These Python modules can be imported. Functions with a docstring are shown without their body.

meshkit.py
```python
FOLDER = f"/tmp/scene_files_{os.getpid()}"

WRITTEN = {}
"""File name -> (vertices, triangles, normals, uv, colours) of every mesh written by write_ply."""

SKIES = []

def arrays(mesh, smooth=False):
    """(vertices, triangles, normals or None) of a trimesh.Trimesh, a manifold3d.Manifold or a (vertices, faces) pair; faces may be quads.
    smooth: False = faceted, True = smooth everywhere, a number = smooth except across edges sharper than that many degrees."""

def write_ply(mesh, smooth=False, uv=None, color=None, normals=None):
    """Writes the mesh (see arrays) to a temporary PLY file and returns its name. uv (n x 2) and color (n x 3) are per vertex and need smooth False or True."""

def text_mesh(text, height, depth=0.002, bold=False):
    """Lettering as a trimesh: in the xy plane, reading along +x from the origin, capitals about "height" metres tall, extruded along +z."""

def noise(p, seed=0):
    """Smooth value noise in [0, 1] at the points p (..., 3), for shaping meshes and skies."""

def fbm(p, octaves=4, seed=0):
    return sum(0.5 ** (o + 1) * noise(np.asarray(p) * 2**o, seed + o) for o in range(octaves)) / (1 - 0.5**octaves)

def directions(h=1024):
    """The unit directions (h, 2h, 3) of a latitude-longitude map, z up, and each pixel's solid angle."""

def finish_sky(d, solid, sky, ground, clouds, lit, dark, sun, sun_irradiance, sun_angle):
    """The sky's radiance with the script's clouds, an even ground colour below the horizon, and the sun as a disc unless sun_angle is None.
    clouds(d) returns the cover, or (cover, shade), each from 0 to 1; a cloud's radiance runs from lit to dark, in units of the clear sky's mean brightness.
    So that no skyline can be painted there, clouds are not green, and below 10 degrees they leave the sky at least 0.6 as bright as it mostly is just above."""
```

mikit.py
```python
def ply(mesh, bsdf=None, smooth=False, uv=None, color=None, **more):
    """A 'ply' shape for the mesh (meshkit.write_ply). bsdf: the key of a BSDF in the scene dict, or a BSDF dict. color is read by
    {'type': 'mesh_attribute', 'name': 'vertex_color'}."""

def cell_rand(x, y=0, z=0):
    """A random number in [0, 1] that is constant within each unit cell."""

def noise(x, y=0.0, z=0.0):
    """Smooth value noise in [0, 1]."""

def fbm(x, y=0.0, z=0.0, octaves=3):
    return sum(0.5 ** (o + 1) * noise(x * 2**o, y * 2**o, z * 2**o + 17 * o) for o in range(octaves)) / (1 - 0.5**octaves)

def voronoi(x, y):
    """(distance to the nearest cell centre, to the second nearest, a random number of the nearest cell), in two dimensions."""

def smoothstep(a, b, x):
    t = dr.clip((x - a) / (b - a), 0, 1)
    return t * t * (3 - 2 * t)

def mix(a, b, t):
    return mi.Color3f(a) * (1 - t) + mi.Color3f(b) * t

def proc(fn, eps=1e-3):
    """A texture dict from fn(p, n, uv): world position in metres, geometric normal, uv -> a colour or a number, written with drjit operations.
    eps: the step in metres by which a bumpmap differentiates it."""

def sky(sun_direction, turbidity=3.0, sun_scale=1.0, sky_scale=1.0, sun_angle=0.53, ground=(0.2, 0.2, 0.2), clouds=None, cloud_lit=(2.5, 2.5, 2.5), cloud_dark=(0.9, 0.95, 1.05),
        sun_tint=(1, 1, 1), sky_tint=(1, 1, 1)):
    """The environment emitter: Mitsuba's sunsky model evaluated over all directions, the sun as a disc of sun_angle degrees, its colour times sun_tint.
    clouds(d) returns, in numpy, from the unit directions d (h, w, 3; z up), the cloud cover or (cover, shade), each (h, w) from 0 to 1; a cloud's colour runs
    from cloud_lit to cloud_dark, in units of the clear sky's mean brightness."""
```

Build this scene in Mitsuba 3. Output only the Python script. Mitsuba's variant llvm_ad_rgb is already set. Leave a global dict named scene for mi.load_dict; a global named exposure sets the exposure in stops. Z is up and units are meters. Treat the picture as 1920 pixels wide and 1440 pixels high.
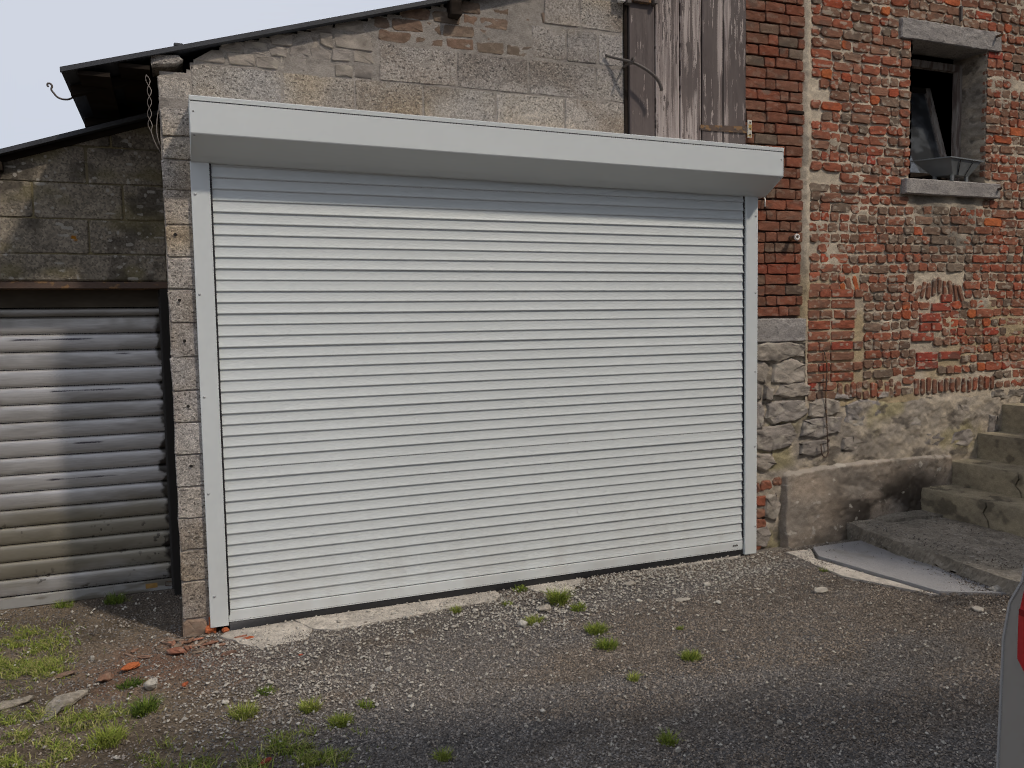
import math, random
import numpy as np, trimesh, drjit as dr, mitsuba as mi
import shapely.geometry as sg
import mikit, meshkit
from mikit import proc, noise, fbm, voronoi, cell_rand, smoothstep, mix

T = mi.ScalarTransform4f
scene, labels = {}, {}
# ------------------------------------------------------------------ camera, sky, exposure
CAM = np.array([-0.23995, -5.52874, 1.93842])
FW = np.array([0.372332, 0.925187, -0.073471])
UP = np.array([0.043112, 0.061836, 0.997155])
scene['camera'] = {'type': 'perspective', 'fov': 63.215, 'fov_axis': 'x', 'near_clip': 0.05, 'far_clip': 2000.0,
                   'to_world': T().look_at(origin=CAM.tolist(), target=(CAM + FW).tolist(), up=UP.tolist())}
scene['sky'] = mikit.sky([0.70, -1.0, 1.40], turbidity=3.5, sun_scale=0.44, sun_angle=2.6, sun_tint=(.93, 1.0, 1.13),
                         clouds=lambda d: (0.86 + 0.14 * meshkit.fbm(d * [2.0, 2.0, 3.0], 3), 0.15 + 0.5 * meshkit.fbm(d * 2 + 5, 3)),
                         cloud_lit=(2.25, 2.34, 2.55), cloud_dark=(1.55, 1.68, 1.98), ground=(0.14, 0.13, 0.12))
exposure = 1.8

# ------------------------------------------------------------------ helpers
rng = np.random.default_rng(7)
random.seed(7)


def numbered(name):
    if name not in used:
        used.add(name)
        return name
    k = count.get(name, 0) + 1
    while f'{name}_{k:03d}' in used:
        k += 1
    count[name] = k
    used.add(f'{name}_{k:03d}')
    return f'{name}_{k:03d}'


used, count = set(), {}


def thing(name, label, cat, group=None):
    key = numbered(name)
    labels[key] = {'label': label, 'category': cat}
    if group:
        labels[key]['group'] = group
    return key


def tag(key, label=None, cat=None, group=None, kind=None):
    e = labels.setdefault(key, {})
    for k, v in (('label', label), ('category', cat), ('group', group), ('kind', kind)):
        if v:
            e[k] = v
    return key


def add(name, mesh, mat, parent=None, smooth=False, uv=None, label=None, kind=None):
    key = numbered((parent + '__' if parent else '') + name)
    if uv is not None and not (isinstance(uv, np.ndarray) and uv.ndim == 2):
        v = mesh[0] if isinstance(mesh, tuple) else mesh.vertices
        uv = np.tile(np.asarray(uv, float), (len(v), 1))
    scene[key] = mikit.ply(mesh, mat, smooth=smooth, uv=uv)
    if label or kind:
        tag(key, label, kind=kind)
    return key


def cat_(parts):
    """concatenate (v, f[, uv]) tuples"""
    vs, fs, us, o = [], [], [], 0
    for p in parts:
        vs.append(p[0]); fs.append(np.asarray(p[1]) + o); o += len(p[0])
        if len(p) > 2:
            us.append(p[2])
    if us:
        return (np.vstack(vs), np.vstack(fs)), np.vstack(us)
    return np.vstack(vs), np.vstack(fs)


def box(x0, x1, y0, y1, z0, z1, c=0.0):
    """a box, its edges chamfered by c"""
    if c <= 0:
        m = trimesh.creation.box((x1 - x0, y1 - y0, z1 - z0))
        m.apply_translation(((x0 + x1) / 2, (y0 + y1) / 2, (z0 + z1) / 2))
        return np.array(m.vertices), np.array(m.faces)
    p = []
    for sx in (0, 1):
        for sy in (0, 1):
            for sz in (0, 1):
                X, Y, Z = (x0, x1)[sx], (y0, y1)[sy], (z0, z1)[sz]
                dx, dy, dz = (c, -c)[sx], (c, -c)[sy], (c, -c)[sz]
                p += [(X, Y + dy, Z + dz), (X + dx, Y, Z + dz), (X + dx, Y + dy, Z)]
    h = trimesh.convex.convex_hull(np.array(p))
    return np.array(h.vertices), np.array(h.faces)


def extr(poly, axis, a0, a1):
    """extrude a polygon along an axis: 'y' -> poly in (x,z); 'x' -> poly in (y,z); 'z' -> poly in (x,y)"""
    m = trimesh.creation.extrude_polygon(sg.Polygon(poly) if not isinstance(poly, sg.Polygon) else poly, a1 - a0, engine='earcut')
    v = np.array(m.vertices); f = np.array(m.faces)
    if axis == 'z':
        v[:, 2] += a0
    elif axis == 'x':
        v = np.stack([v[:, 2] + a0, v[:, 0], v[:, 1]], 1)
    else:
        v = np.stack([v[:, 0], v[:, 2] + a0, v[:, 1]], 1); f = f[:, ::-1]
    return v, f


def rough(mesh, edge, amp, scale, seed=0):
    """subdivide to the edge length and push the vertices about by noise"""
    v, f = trimesh.remesh.subdivide_to_size(mesh[0], mesh[1], edge, max_iter=12)
    m = trimesh.Trimesh(v, f, process=True)
    v = np.array(m.vertices)
    d = np.stack([meshkit.fbm(v * scale + 13.7 * k, 3, seed + k) - 0.5 for k in range(3)], 1)
    return v + d * 2 * amp, np.array(m.faces)


def pillow(poly, yb, yf, inset, jit=0.0, bulge=0.0, arris=.006):
    """a masonry unit seen from -y: outline (x,z) counterclockwise, back at yb, face at yf"""
    p = np.asarray(poly, float); n = len(p)
    c = p.mean(0)
    d = c - p; L = np.linalg.norm(d, axis=1, keepdims=True)
    q = p + d / L * np.minimum(inset, L * 0.4)
    dep = yf - yb
    A = np.column_stack([p[:, 0], np.full(n, yb), p[:, 1]])
    B = np.column_stack([p[:, 0], np.full(n, yf + min(abs(dep) * .28, arris)), p[:, 1]])
    C = np.column_stack([q[:, 0], yf + rng.uniform(-jit, jit, n), q[:, 1]])
    v = np.vstack([A, B, C, [[c[0], yf - bulge + rng.uniform(-jit, jit), c[1]]]])
    i = np.arange(n); j = (i + 1) % n
    f = np.vstack([np.column_stack([i, j, n + j]), np.column_stack([i, n + j, n + i]), np.column_stack([n + i, n + j, 2 * n + j]),
                   np.column_stack([n + i, 2 * n + j, 2 * n + i]), np.column_stack([2 * n + i, 2 * n + j, np.full(n, 3 * n)])])
    return v, f


def brick_poly(x0, x1, z0, z1, j=0.005, r=0.010):
    w = x1 - x0
    r = min(r, w * 0.25, (z1 - z0) * 0.3)
    def R():
        return rng.uniform(-j, j)
    a, b, c, d = (R(), R(), R(), R())
    ra, rb, rc, rd = (r * rng.uniform(0.3, 1.5) for _ in range(4))
    m = (x0 + x1) / 2 + rng.uniform(-.2, .2) * w
    return np.array([(x0 + ra, z0 + a), (m, z0 + R() * .8), (x1 - rb, z0 + b), (x1 + R(), z0 + rb + b), (x1 + R(), z1 - rc + c), (x1 - rc, z1 + c),
                     (m, z1 + R() * .8), (x0 + rd, z1 + d), (x0 + R(), z1 - rd + d), (x0 + R(), z0 + ra + a)])


def tube(pts, r, n=8, closed_ends=True):
    pts = np.asarray(pts, float); k = len(pts)
    r = np.broadcast_to(np.asarray(r, float), (k,))
    t = np.gradient(pts, axis=0); t /= np.linalg.norm(t, axis=1, keepdims=True) + 1e-12
    up = np.array([0, 0, 1.0]) if abs(t[0][2]) < 0.9 else np.array([1.0, 0, 0])
    vs = []
    a = np.cross(t[0], up); a /= np.linalg.norm(a)
    for i in range(k):
        a = a - t[i] * (a @ t[i]); a /= np.linalg.norm(a)
        b = np.cross(t[i], a)
        an = np.arange(n) / n * 2 * math.pi
        vs.append(pts[i] + r[i] * (np.cos(an)[:, None] * a + np.sin(an)[:, None] * b))
    v = np.vstack(vs + [pts[:1], pts[-1:]])
    f = []
    for i in range(k - 1):
        for s in range(n):
            s2 = (s + 1) % n
            f += [(i * n + s, i * n + s2, (i + 1) * n + s2), (i * n + s, (i + 1) * n + s2, (i + 1) * n + s)]
    for s in range(n):
        s2 = (s + 1) % n
        f += [(k * n, s2, s), (k * n + 1, (k - 1) * n + s, (k - 1) * n + s2)]
    return v, np.array(f)


def smooth_path(pts, n=24):
    from scipy.interpolate import CubicSpline
    p = np.asarray(pts, float)
    s = np.r_[0, np.cumsum(np.linalg.norm(np.diff(p, axis=0), axis=1))]
    return CubicSpline(s, p)(np.linspace(0, s[-1], n))


def relief(x0, x1, z0, z1, step, hf, keep=None):
    """a wall face seen from -y as a height field: y = hf(x, z); keep(xc, zc) masks cells"""
    xs = np.linspace(x0, x1, max(2, int(round((x1 - x0) / step)) + 1)); zs = np.linspace(z0, z1, max(2, int(round((z1 - z0) / step)) + 1))
    X, Z = np.meshgrid(xs, zs)
    v = np.column_stack([X.ravel(), hf(X.ravel(), Z.ravel()), Z.ravel()])
    nx = len(xs); i, j = np.meshgrid(np.arange(nx - 1), np.arange(len(zs) - 1))
    a = (j * nx + i).ravel()
    if keep is not None:
        xc = (xs[i] + (xs[1] - xs[0]) / 2).ravel(); zc = (zs[j] + (zs[1] - zs[0]) / 2).ravel()
        a = a[keep(xc, zc)]
    f = np.vstack([np.column_stack([a, a + 1, a + nx + 1]), np.column_stack([a, a + nx + 1, a + nx])])
    return v, f


def n2(x, z, s, seed=0, octv=4):
    return meshkit.fbm(np.column_stack([x * s, np.full(len(x), 0.37 + seed), z * s]), octv, seed) - 0.5


def project(P):
    """pixel (in a 1024x768 picture) and depth of points, to rank pieces by the size at which they show"""
    r = np.cross(FW, UP); r /= np.linalg.norm(r); u = np.cross(r, FW)
    d = np.asarray(P) - CAM; z = d @ FW; f = 512 / math.tan(math.radians(63.215) / 2)
    return np.stack([512 + f * (d @ r) / z, 384 - f * (d @ u) / z], -1), z


# ------------------------------------------------------------------ materials
def rgb(*c):
    return {'type': 'rgb', 'value': list(c)}


def sm(a, b, x):
    return smoothstep(a, b, x)


def bumped(bsdf, fn, scale, eps=2e-3):
    return {'type': 'bumpmap', 'texture': proc(fn, eps), 'scale': scale, 'bsdf': bsdf}


def diffuse(fn):
    return {'type': 'diffuse', 'reflectance': proc(fn)}


def ramp(u, cols):
    n = len(cols) - 1
    out = mi.Color3f(cols[0])
    for k in range(n):
        out = mix(out, cols[k + 1], dr.clip(u * n - k, 0, 1))
    return out


BRICK_COLS = [(.18, .142, .110), (.215, .128, .090), (.245, .112, .075), (.30, .105, .065), (.28, .062, .046), (.47, .145, .06)]


def brick_col(p, n, uv):
    c = ramp(uv.x, BRICK_COLS) * (0.55 + 0.9 * uv.y)
    g = fbm(p.x * 22, p.y * 22 + 40 * uv.y, p.z * 22, 3)
    c = c * (0.62 + 0.76 * g)
    speck = noise(p.x * 170, p.y * 170, p.z * 170)
    c = c * (0.86 + 0.28 * speck)
    dirt = sm(.56, .72, fbm(p.x * 7 + 31, p.y * 7, p.z * 9, 3))
    c = mix(c, mi.Color3f(.11, .09, .075), 0.6 * dirt)
    worn = sm(.58, .68, fbm(p.x * 24 + 90, p.y * 24, p.z * 30, 3)) * sm(.3, .2, uv.x - .62) * (.25 + .75 * sm(4.65, 4.75, p.x))
    return mix(c, mi.Color3f(.42, .36, .29), worn * 0.65)


def fine_bump(p, n, uv):
    return 0.55 * fbm(p.x * 45, p.y * 45, p.z * 45, 3) + 0.45 * noise(p.x * 260, p.y * 260, p.z * 260)


scene['brick_clay'] = bumped(diffuse(brick_col), fine_bump, 0.006)


def mortar_col(p, n, uv):
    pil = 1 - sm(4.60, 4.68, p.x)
    c = mix(mi.Color3f(.56, .48, .375), mi.Color3f(.46, .395, .31), sm(.35, .7, fbm(p.x * 3, p.z * 3, 4., 3)))
    c = mix(c, mi.Color3f(.44, .34, .20), sm(.50, .70, fbm(p.x * 1.7 + 9, p.z * 1.7, 1., 3)) * sm(2.5, 2.1, p.z) * .8)
    soot = sm(.42, .62, fbm(p.x * 2.6, p.z * 2.6, 8., 3)) * sm(5.5, 5.9, p.x) * sm(7.0, 6.6, p.x) * sm(2.3, 2.6, p.z) * sm(3.15, 3.0, p.z)
    c = mix(c, mi.Color3f(.17, .15, .13), soot * .8)
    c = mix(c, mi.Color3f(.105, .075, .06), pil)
    grit = noise(p.x * 190, p.y * 190, p.z * 190)
    return c * (0.68 + 0.5 * grit) * (0.75 + 0.5 * fbm(p.x * 18, p.y * 18, p.z * 18, 2))


scene['lime_mortar'] = bumped(diffuse(mortar_col), fine_bump, 0.007)


def stone_speck(p, s, lo, hi):
    """small pieces of aggregate, their lightness between lo and hi"""
    w = voronoi(p.x * s + p.y * s * .7, p.z * s + p.y * s * .3)
    return lo + (hi - lo) * w[2] * sm(.62, .2, w[0])


def block_col(p, n, uv):
    c = mix(mi.Color3f(.40, .375, .355), mi.Color3f(.41, .37, .325), sm(.3, .7, fbm(p.x * 2.3, p.y + 5 * uv.x, p.z * 2.3, 3)))
    c = mix(c, mi.Color3f(.33, .295, .275), uv.x * .7)
    c = c * (0.80 + 0.40 * uv.y)
    w = voronoi(p.x * 105 + p.y * 60, p.z * 105 + p.y * 40)
    c = c * (0.66 + 0.66 * w[2]) * (0.75 + 0.35 * sm(.1, .5, w[1] - w[0]) * 1.2)
    c = c * (0.70 + 0.6 * fbm(p.x * 30, p.y * 30, p.z * 30, 2))
    stain = sm(.42, .66, fbm(p.x * 1.7 + 11, p.y, p.z * 2.4 + 3, 4))
    c = c * mix(mi.Color3f(.98), mi.Color3f(.70, .66, .62), stain)
    pale = sm(.62, .70, noise(p.x * 60 + 9, p.y * 60, p.z * 60)) * sm(.5, .75, noise(p.x * 160, p.y * 160, p.z * 160))
    c = mix(c, mi.Color3f(.52, .49, .44), pale * .8)
    warm = sm(.55, .75, fbm(p.x * 1.6 + 3, p.y, p.z * 1.6 + 7, 3))
    c = mix(c, c * mi.Color3f(1.06, .98, .84), warm)
    pit = sm(.70, .80, noise(p.x * 85 + 50, p.y * 85, p.z * 85))
    return c * (1 - .55 * pit)


def block_bump(p, n, uv):
    w = voronoi(p.x * 105 + p.y * 60, p.z * 105 + p.y * 40)
    return 0.45 * w[2] * sm(.6, .25, w[0]) + 0.4 * fbm(p.x * 45, p.y * 45, p.z * 45, 3) + .15 * noise(p.x * 260, p.y * 260, p.z * 260)


scene['concrete_block'] = bumped(diffuse(block_col), block_bump, 0.009)


def lean_col(p, n, uv):
    c = mix(mi.Color3f(.235, .205, .165), mi.Color3f(.19, .165, .13), sm(.3, .7, fbm(p.x * 3, p.y + 5 * uv.x, p.z * 3, 3))) * (0.7 + .6 * uv.y)
    w = voronoi(p.x * 90, p.z * 90)
    c = c * (0.62 + 0.72 * w[2]) * (0.70 + 0.6 * fbm(p.x * 26, p.y * 26, p.z * 26, 2))
    moss = sm(.5, .72, fbm(p.x * 4 + 3, p.y, p.z * 6 + 7, 3))
    c = mix(c, mi.Color3f(.15, .13, .055), moss * .55)
    c = mix(c, mi.Color3f(.045, .04, .035), sm(.55, .68, fbm(p.x * 5, p.z * 5, 20., 3)) * .6)
    lich = sm(.025, .012, dr.sqrt(dr.square(p.x + .855) + dr.square(p.z - 2.565)) + .02 * (noise(p.x * 60, p.z * 60) - .5))
    c = mix(c, mi.Color3f(.30, .13, .02), lich)
    pale = sm(.70, .78, noise(p.x * 38 + 9, p.y * 38, p.z * 38)) * sm(.45, .6, fbm(p.x * 8, p.z * 8, 2.))
    return mix(c, mi.Color3f(.40, .38, .34), pale * .7)


scene['mossy_block'] = bumped(diffuse(lean_col), block_bump, 0.008)


def block_mortar_col(p, n, uv):
    c = mix(mi.Color3f(.36, .325, .29), mi.Color3f(.27, .245, .222), fbm(p.x * 4, p.y, p.z * 4, 3))
    return c * (.62 + .6 * noise(p.x * 150, p.y * 150, p.z * 150)) * (.7 + .6 * fbm(p.x * 20, p.y * 20, p.z * 20, 2))


scene['block_mortar'] = bumped(diffuse(block_mortar_col), fine_bump, 0.008)


scene['mossy_mortar'] = bumped(diffuse(lambda p, n, uv: mix(mi.Color3f(.20, .165, .085), mi.Color3f(.13, .115, .085), fbm(p.x * 5, p.y, p.z * 5, 3)) * (.6 + .8 * fbm(p.x * 25, p.z * 25, 2., 2))), fine_bump, 0.008)


def render_col(p, n, uv):
    c = mix(mi.Color3f(.36, .295, .235), mi.Color3f(.27, .235, .20), sm(.3, .7, fbm(p.x * 4, p.y * 4, p.z * 4, 4)))
    c = c * (.70 + .6 * fbm(p.x * 24, p.y * 24, p.z * 24, 3)) * (.8 + .4 * noise(p.x * 170, p.y * 170, p.z * 170))
    top = dr.clip(n.z, 0, 1)
    c = mix(c, mi.Color3f(.40, .36, .31), sm(.4, .8, top) * .6)
    m = fbm(p.x * 3.2 + 2, p.y * 3, p.z * 5, 4)
    zone = sm(4.75, 5.35, p.x) * sm(6.45, 6.0, p.x) * sm(.66, .38, p.z + .12 * (noise(p.x * 9, p.z * 4) - .5))
    c = mix(c, mi.Color3f(.060, .050, .042), zone * sm(.36, .54, m) * .95)
    low = sm(.20, .02, p.z) * sm(.35, .6, fbm(p.x * 6, p.z * 6, 3.))
    c = mix(c, mi.Color3f(.13, .11, .085), low * .7)
    chip = sm(.68, .76, fbm(p.x * 17 + 4, p.y * 17, p.z * 17, 3))
    c = mix(c, mi.Color3f(.50, .46, .40), chip * .75)
    streak = sm(.54, .74, .6 * fbm(p.x * 16, p.z * 3.5, 6., 3) + .4 * fbm(p.x * 40, p.z * 40, 3., 2)) * sm(5.0, 5.6, p.x)
    return mix(c, mi.Color3f(.11, .095, .075), streak * .6)


scene['old_render'] = bumped(diffuse(render_col), fine_bump, 0.012)


def rubble_col(p, n, uv):
    c = mix(mi.Color3f(.27, .243, .225), mi.Color3f(.35, .305, .255), uv.x)
    c = c * (.6 + .8 * uv.y)
    f = fbm(p.x * 12, p.y * 12, p.z * 20 + 7 * uv.x, 4)
    c = c * (.55 + .9 * f) * (.85 + .3 * noise(p.x * 160, p.y * 160, p.z * 160))
    lime = sm(.56, .68, fbm(p.x * 9 + 20, p.y * 9, p.z * 11, 4))
    c = mix(c, mi.Color3f(.44, .40, .34), lime * .75)
    dark = sm(.60, .72, fbm(p.x * 6 + 70, p.y * 6, p.z * 7, 3))
    return mix(c, mi.Color3f(.09, .08, .075), dark * .7)


scene['rubble_stone'] = bumped(diffuse(rubble_col), fine_bump, 0.014)


def rubble_mortar_col(p, n, uv):
    c = mix(mi.Color3f(.46, .395, .31), mi.Color3f(.32, .28, .235), sm(.35, .65, fbm(p.x * 6, p.y * 6, p.z * 6, 4)))
    c = mix(c, mi.Color3f(.33, .29, .14), sm(.58, .75, fbm(p.x * 2.5 + 4, p.z * 2.5, 2., 3)) * .6)
    c = mix(c, mi.Color3f(.12, .105, .09), sm(.57, .68, fbm(p.x * 7 + 40, p.y * 9, p.z * 9, 4)) * .75)
    return c * (.65 + .7 * fbm(p.x * 28, p.y * 28, p.z * 28, 2)) * (.8 + .4 * noise(p.x * 180, p.y * 180, p.z * 180))


scene['rubble_mortar'] = bumped(diffuse(rubble_mortar_col), fine_bump, 0.014)


def lintel_col(p, n, uv):
    c = mix(mi.Color3f(.36, .335, .315), mi.Color3f(.27, .25, .24), sm(.3, .7, fbm(p.x * 7, p.y * 7, p.z * 14, 4)))
    vein = sm(.47, .5, fbm(p.x * 20, p.y * 9, p.z * 26, 3)) * sm(.53, .5, fbm(p.x * 20, p.y * 9, p.z * 26, 3))
    return mix(c, mi.Color3f(.13, .12, .11), vein * .55) * (.7 + .6 * noise(p.x * 110, p.y * 110, p.z * 110))


scene['grey_stone'] = bumped(diffuse(lintel_col), fine_bump, 0.006)


def step_col(p, n, uv):
    c = mix(mi.Color3f(.35, .30, .21), mi.Color3f(.265, .228, .165), sm(.3, .7, fbm(p.x * 5, p.y * 5, p.z * 5, 4)))
    c = c * (.7 + .6 * fbm(p.x * 30, p.y * 30, p.z * 30, 3)) * (.85 + .3 * noise(p.x * 150, p.y * 150, p.z * 150))
    return mix(c, mi.Color3f(.075, .065, .05), sm(.58, .72, fbm(p.x * 8 + 3, p.y * 8, p.z * 8, 3)) * .6)


scene['step_concrete'] = bumped(diffuse(step_col), fine_bump, 0.005)


def landing_col(p, n, uv):
    c = mix(mi.Color3f(.26, .23, .19), mi.Color3f(.19, .17, .14), sm(.3, .7, fbm(p.x * 5, p.y * 5, p.z * 5, 4)))
    w = voronoi(p.x * 75 + p.z * 45, p.y * 75 + p.z * 50)
    c = c * (.75 + .5 * w[2]) * (.75 + .5 * fbm(p.x * 20, p.y * 20, p.z * 20, 2))
    pale = sm(.80, .86, noise(p.x * 60, p.y * 60, p.z * 60))
    return mix(c, mi.Color3f(.42, .39, .35), pale * .5)


scene['landing_concrete'] = bumped(diffuse(landing_col), lambda p, n, uv: .5 * fbm(p.x * 30, p.y * 30, p.z * 30, 3) + .5 * voronoi(p.x * 60 + p.z * 35, p.y * 60 + p.z * 40)[2], 0.005)


def plate_col(p, n, uv):
    c = mix(mi.Color3f(.315, .31, .315), mi.Color3f(.25, .245, .245), fbm(p.x * 3, p.y * 3, 1., 4))
    c = c * (.85 + .3 * noise(p.x * 190, p.y * 190, p.z * 190))
    return mix(c, mi.Color3f(.22, .21, .19), sm(.6, .75, fbm(p.x * 7, p.y * 7, 3., 3)) * .5)


scene['smooth_slab'] = bumped(diffuse(plate_col), fine_bump, 0.0015)


def apron_col(p, n, uv):
    c = mix(mi.Color3f(.50, .455, .395), mi.Color3f(.40, .365, .32), sm(.3, .7, fbm(p.x * 6, p.y * 6, 1., 4)))
    return c * (.72 + .5 * noise(p.x * 120, p.y * 120, p.z * 120)) * (.75 + .5 * fbm(p.x * 25, p.y * 25, 5., 2))


scene['pale_cement'] = bumped(diffuse(apron_col), fine_bump, 0.005)


def coat_col(p, n, uv):
    g = fbm(p.x * 1.3, p.y * 1.3, p.z * 1.3 + 4, 3)
    c = mi.Color3f(.600, .632, .634) * (.965 + .07 * g)
    dust = sm(.75, .05, p.z) * sm(.3, .75, fbm(p.x * 9, p.z * 3, 2., 3))
    return mix(c, mi.Color3f(.42, .39, .35), dust * .22)


scene['grey_coated_metal'] = {'type': 'principled', 'base_color': proc(coat_col), 'roughness': 0.42, 'specular': 0.5}
scene['slat_metal'] = {'type': 'principled', 'base_color': proc(lambda p, n, uv: coat_col(p, n, uv) * 0.98), 'roughness': 0.30, 'specular': 0.5}


def old_metal_col(p, n, uv):
    c = mix(mi.Color3f(.47, .46, .455), mi.Color3f(.37, .36, .35), fbm(p.x * 2.2, p.z * 9, 2., 3))
    c = c * (.9 + .2 * noise(p.x * 14, p.z * 160))
    green = sm(.80, .45, dr.abs(p.z - .42) * 1.2 + .5 * (1 - fbm(p.x * 4, p.z * 6, 7., 3))) * sm(.9, .6, p.z)
    c = mix(c, mi.Color3f(.21, .185, .125), green * .75)
    spots = sm(.66, .74, fbm(p.x * 40, p.z * 40, 2., 2)) * sm(.45, .62, fbm(p.x * 5, p.z * 5, 12., 3)) * sm(.75, .5, p.z)
    c = mix(c, mi.Color3f(.06, .055, .045), spots * .8)
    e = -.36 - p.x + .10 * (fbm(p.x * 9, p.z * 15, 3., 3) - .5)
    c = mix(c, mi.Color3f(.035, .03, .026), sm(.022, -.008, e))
    grime = sm(.50, .68, fbm(p.x * 2.5, p.z * 11, 21., 4))
    c = mix(c, mi.Color3f(.10, .09, .07), grime * .28)
    scr = mi.Float(0)
    for z0, x0, x1 in ((1.875, -1.27, -.60), (1.765, -1.16, -.58), (1.51, -1.16, -.62), (1.135, -.92, -.66), (.885, -1.1, -.7)):
        a = sm(.011, .003, dr.abs(p.z - z0 - .004 * (noise(p.x * 9, z0 * 50) - .5)) + .007 * noise(p.x * 11, z0 * 9.)) * sm(x0 - .05, x0 + .02, p.x) * sm(x1 + .05, x1 - .02, p.x)
        scr = dr.maximum(scr, a * sm(.35, .55, noise(p.x * 7, z0 * 31.)))
    c = mix(c, mi.Color3f(.035, .03, .045), scr * .95)
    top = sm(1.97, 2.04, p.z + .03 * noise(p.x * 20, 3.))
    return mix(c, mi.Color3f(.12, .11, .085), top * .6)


scene['aged_metal'] = {'type': 'principled', 'base_color': proc(old_metal_col), 'roughness': 0.34, 'metallic': 0.45, 'specular': 0.5}
scene['dark_panel'] = diffuse(lambda p, n, uv: mi.Color3f(.085, .072, .056) * (.6 + .8 * fbm(p.x * 5, p.y * 9, p.z * 12, 3)))
scene['dusty_bar'] = diffuse(lambda p, n, uv: mix(mi.Color3f(.30, .295, .28), mi.Color3f(.16, .145, .12), sm(.4, .7, fbm(p.x * 5, p.z * 20, 3., 3))))
scene['dark_metal'] = {'type': 'principled', 'base_color': rgb(.035, .032, .03), 'roughness': 0.55, 'metallic': 0.2}
scene['rubber'] = {'type': 'principled', 'base_color': rgb(.018, .018, .02), 'roughness': 0.45}
scene['dark_timber'] = diffuse(lambda p, n, uv: mi.Color3f(.028, .022, .018) * (.5 + fbm(p.x * 9, p.y * 9, p.z * 40, 3)))
scene['deep_dark'] = {'type': 'diffuse', 'reflectance': rgb(.03, .028, .026)}
scene['zinc_screw'] = {'type': 'principled', 'base_color': rgb(.42, .43, .44), 'roughness': 0.35, 'metallic': 0.5}


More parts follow.
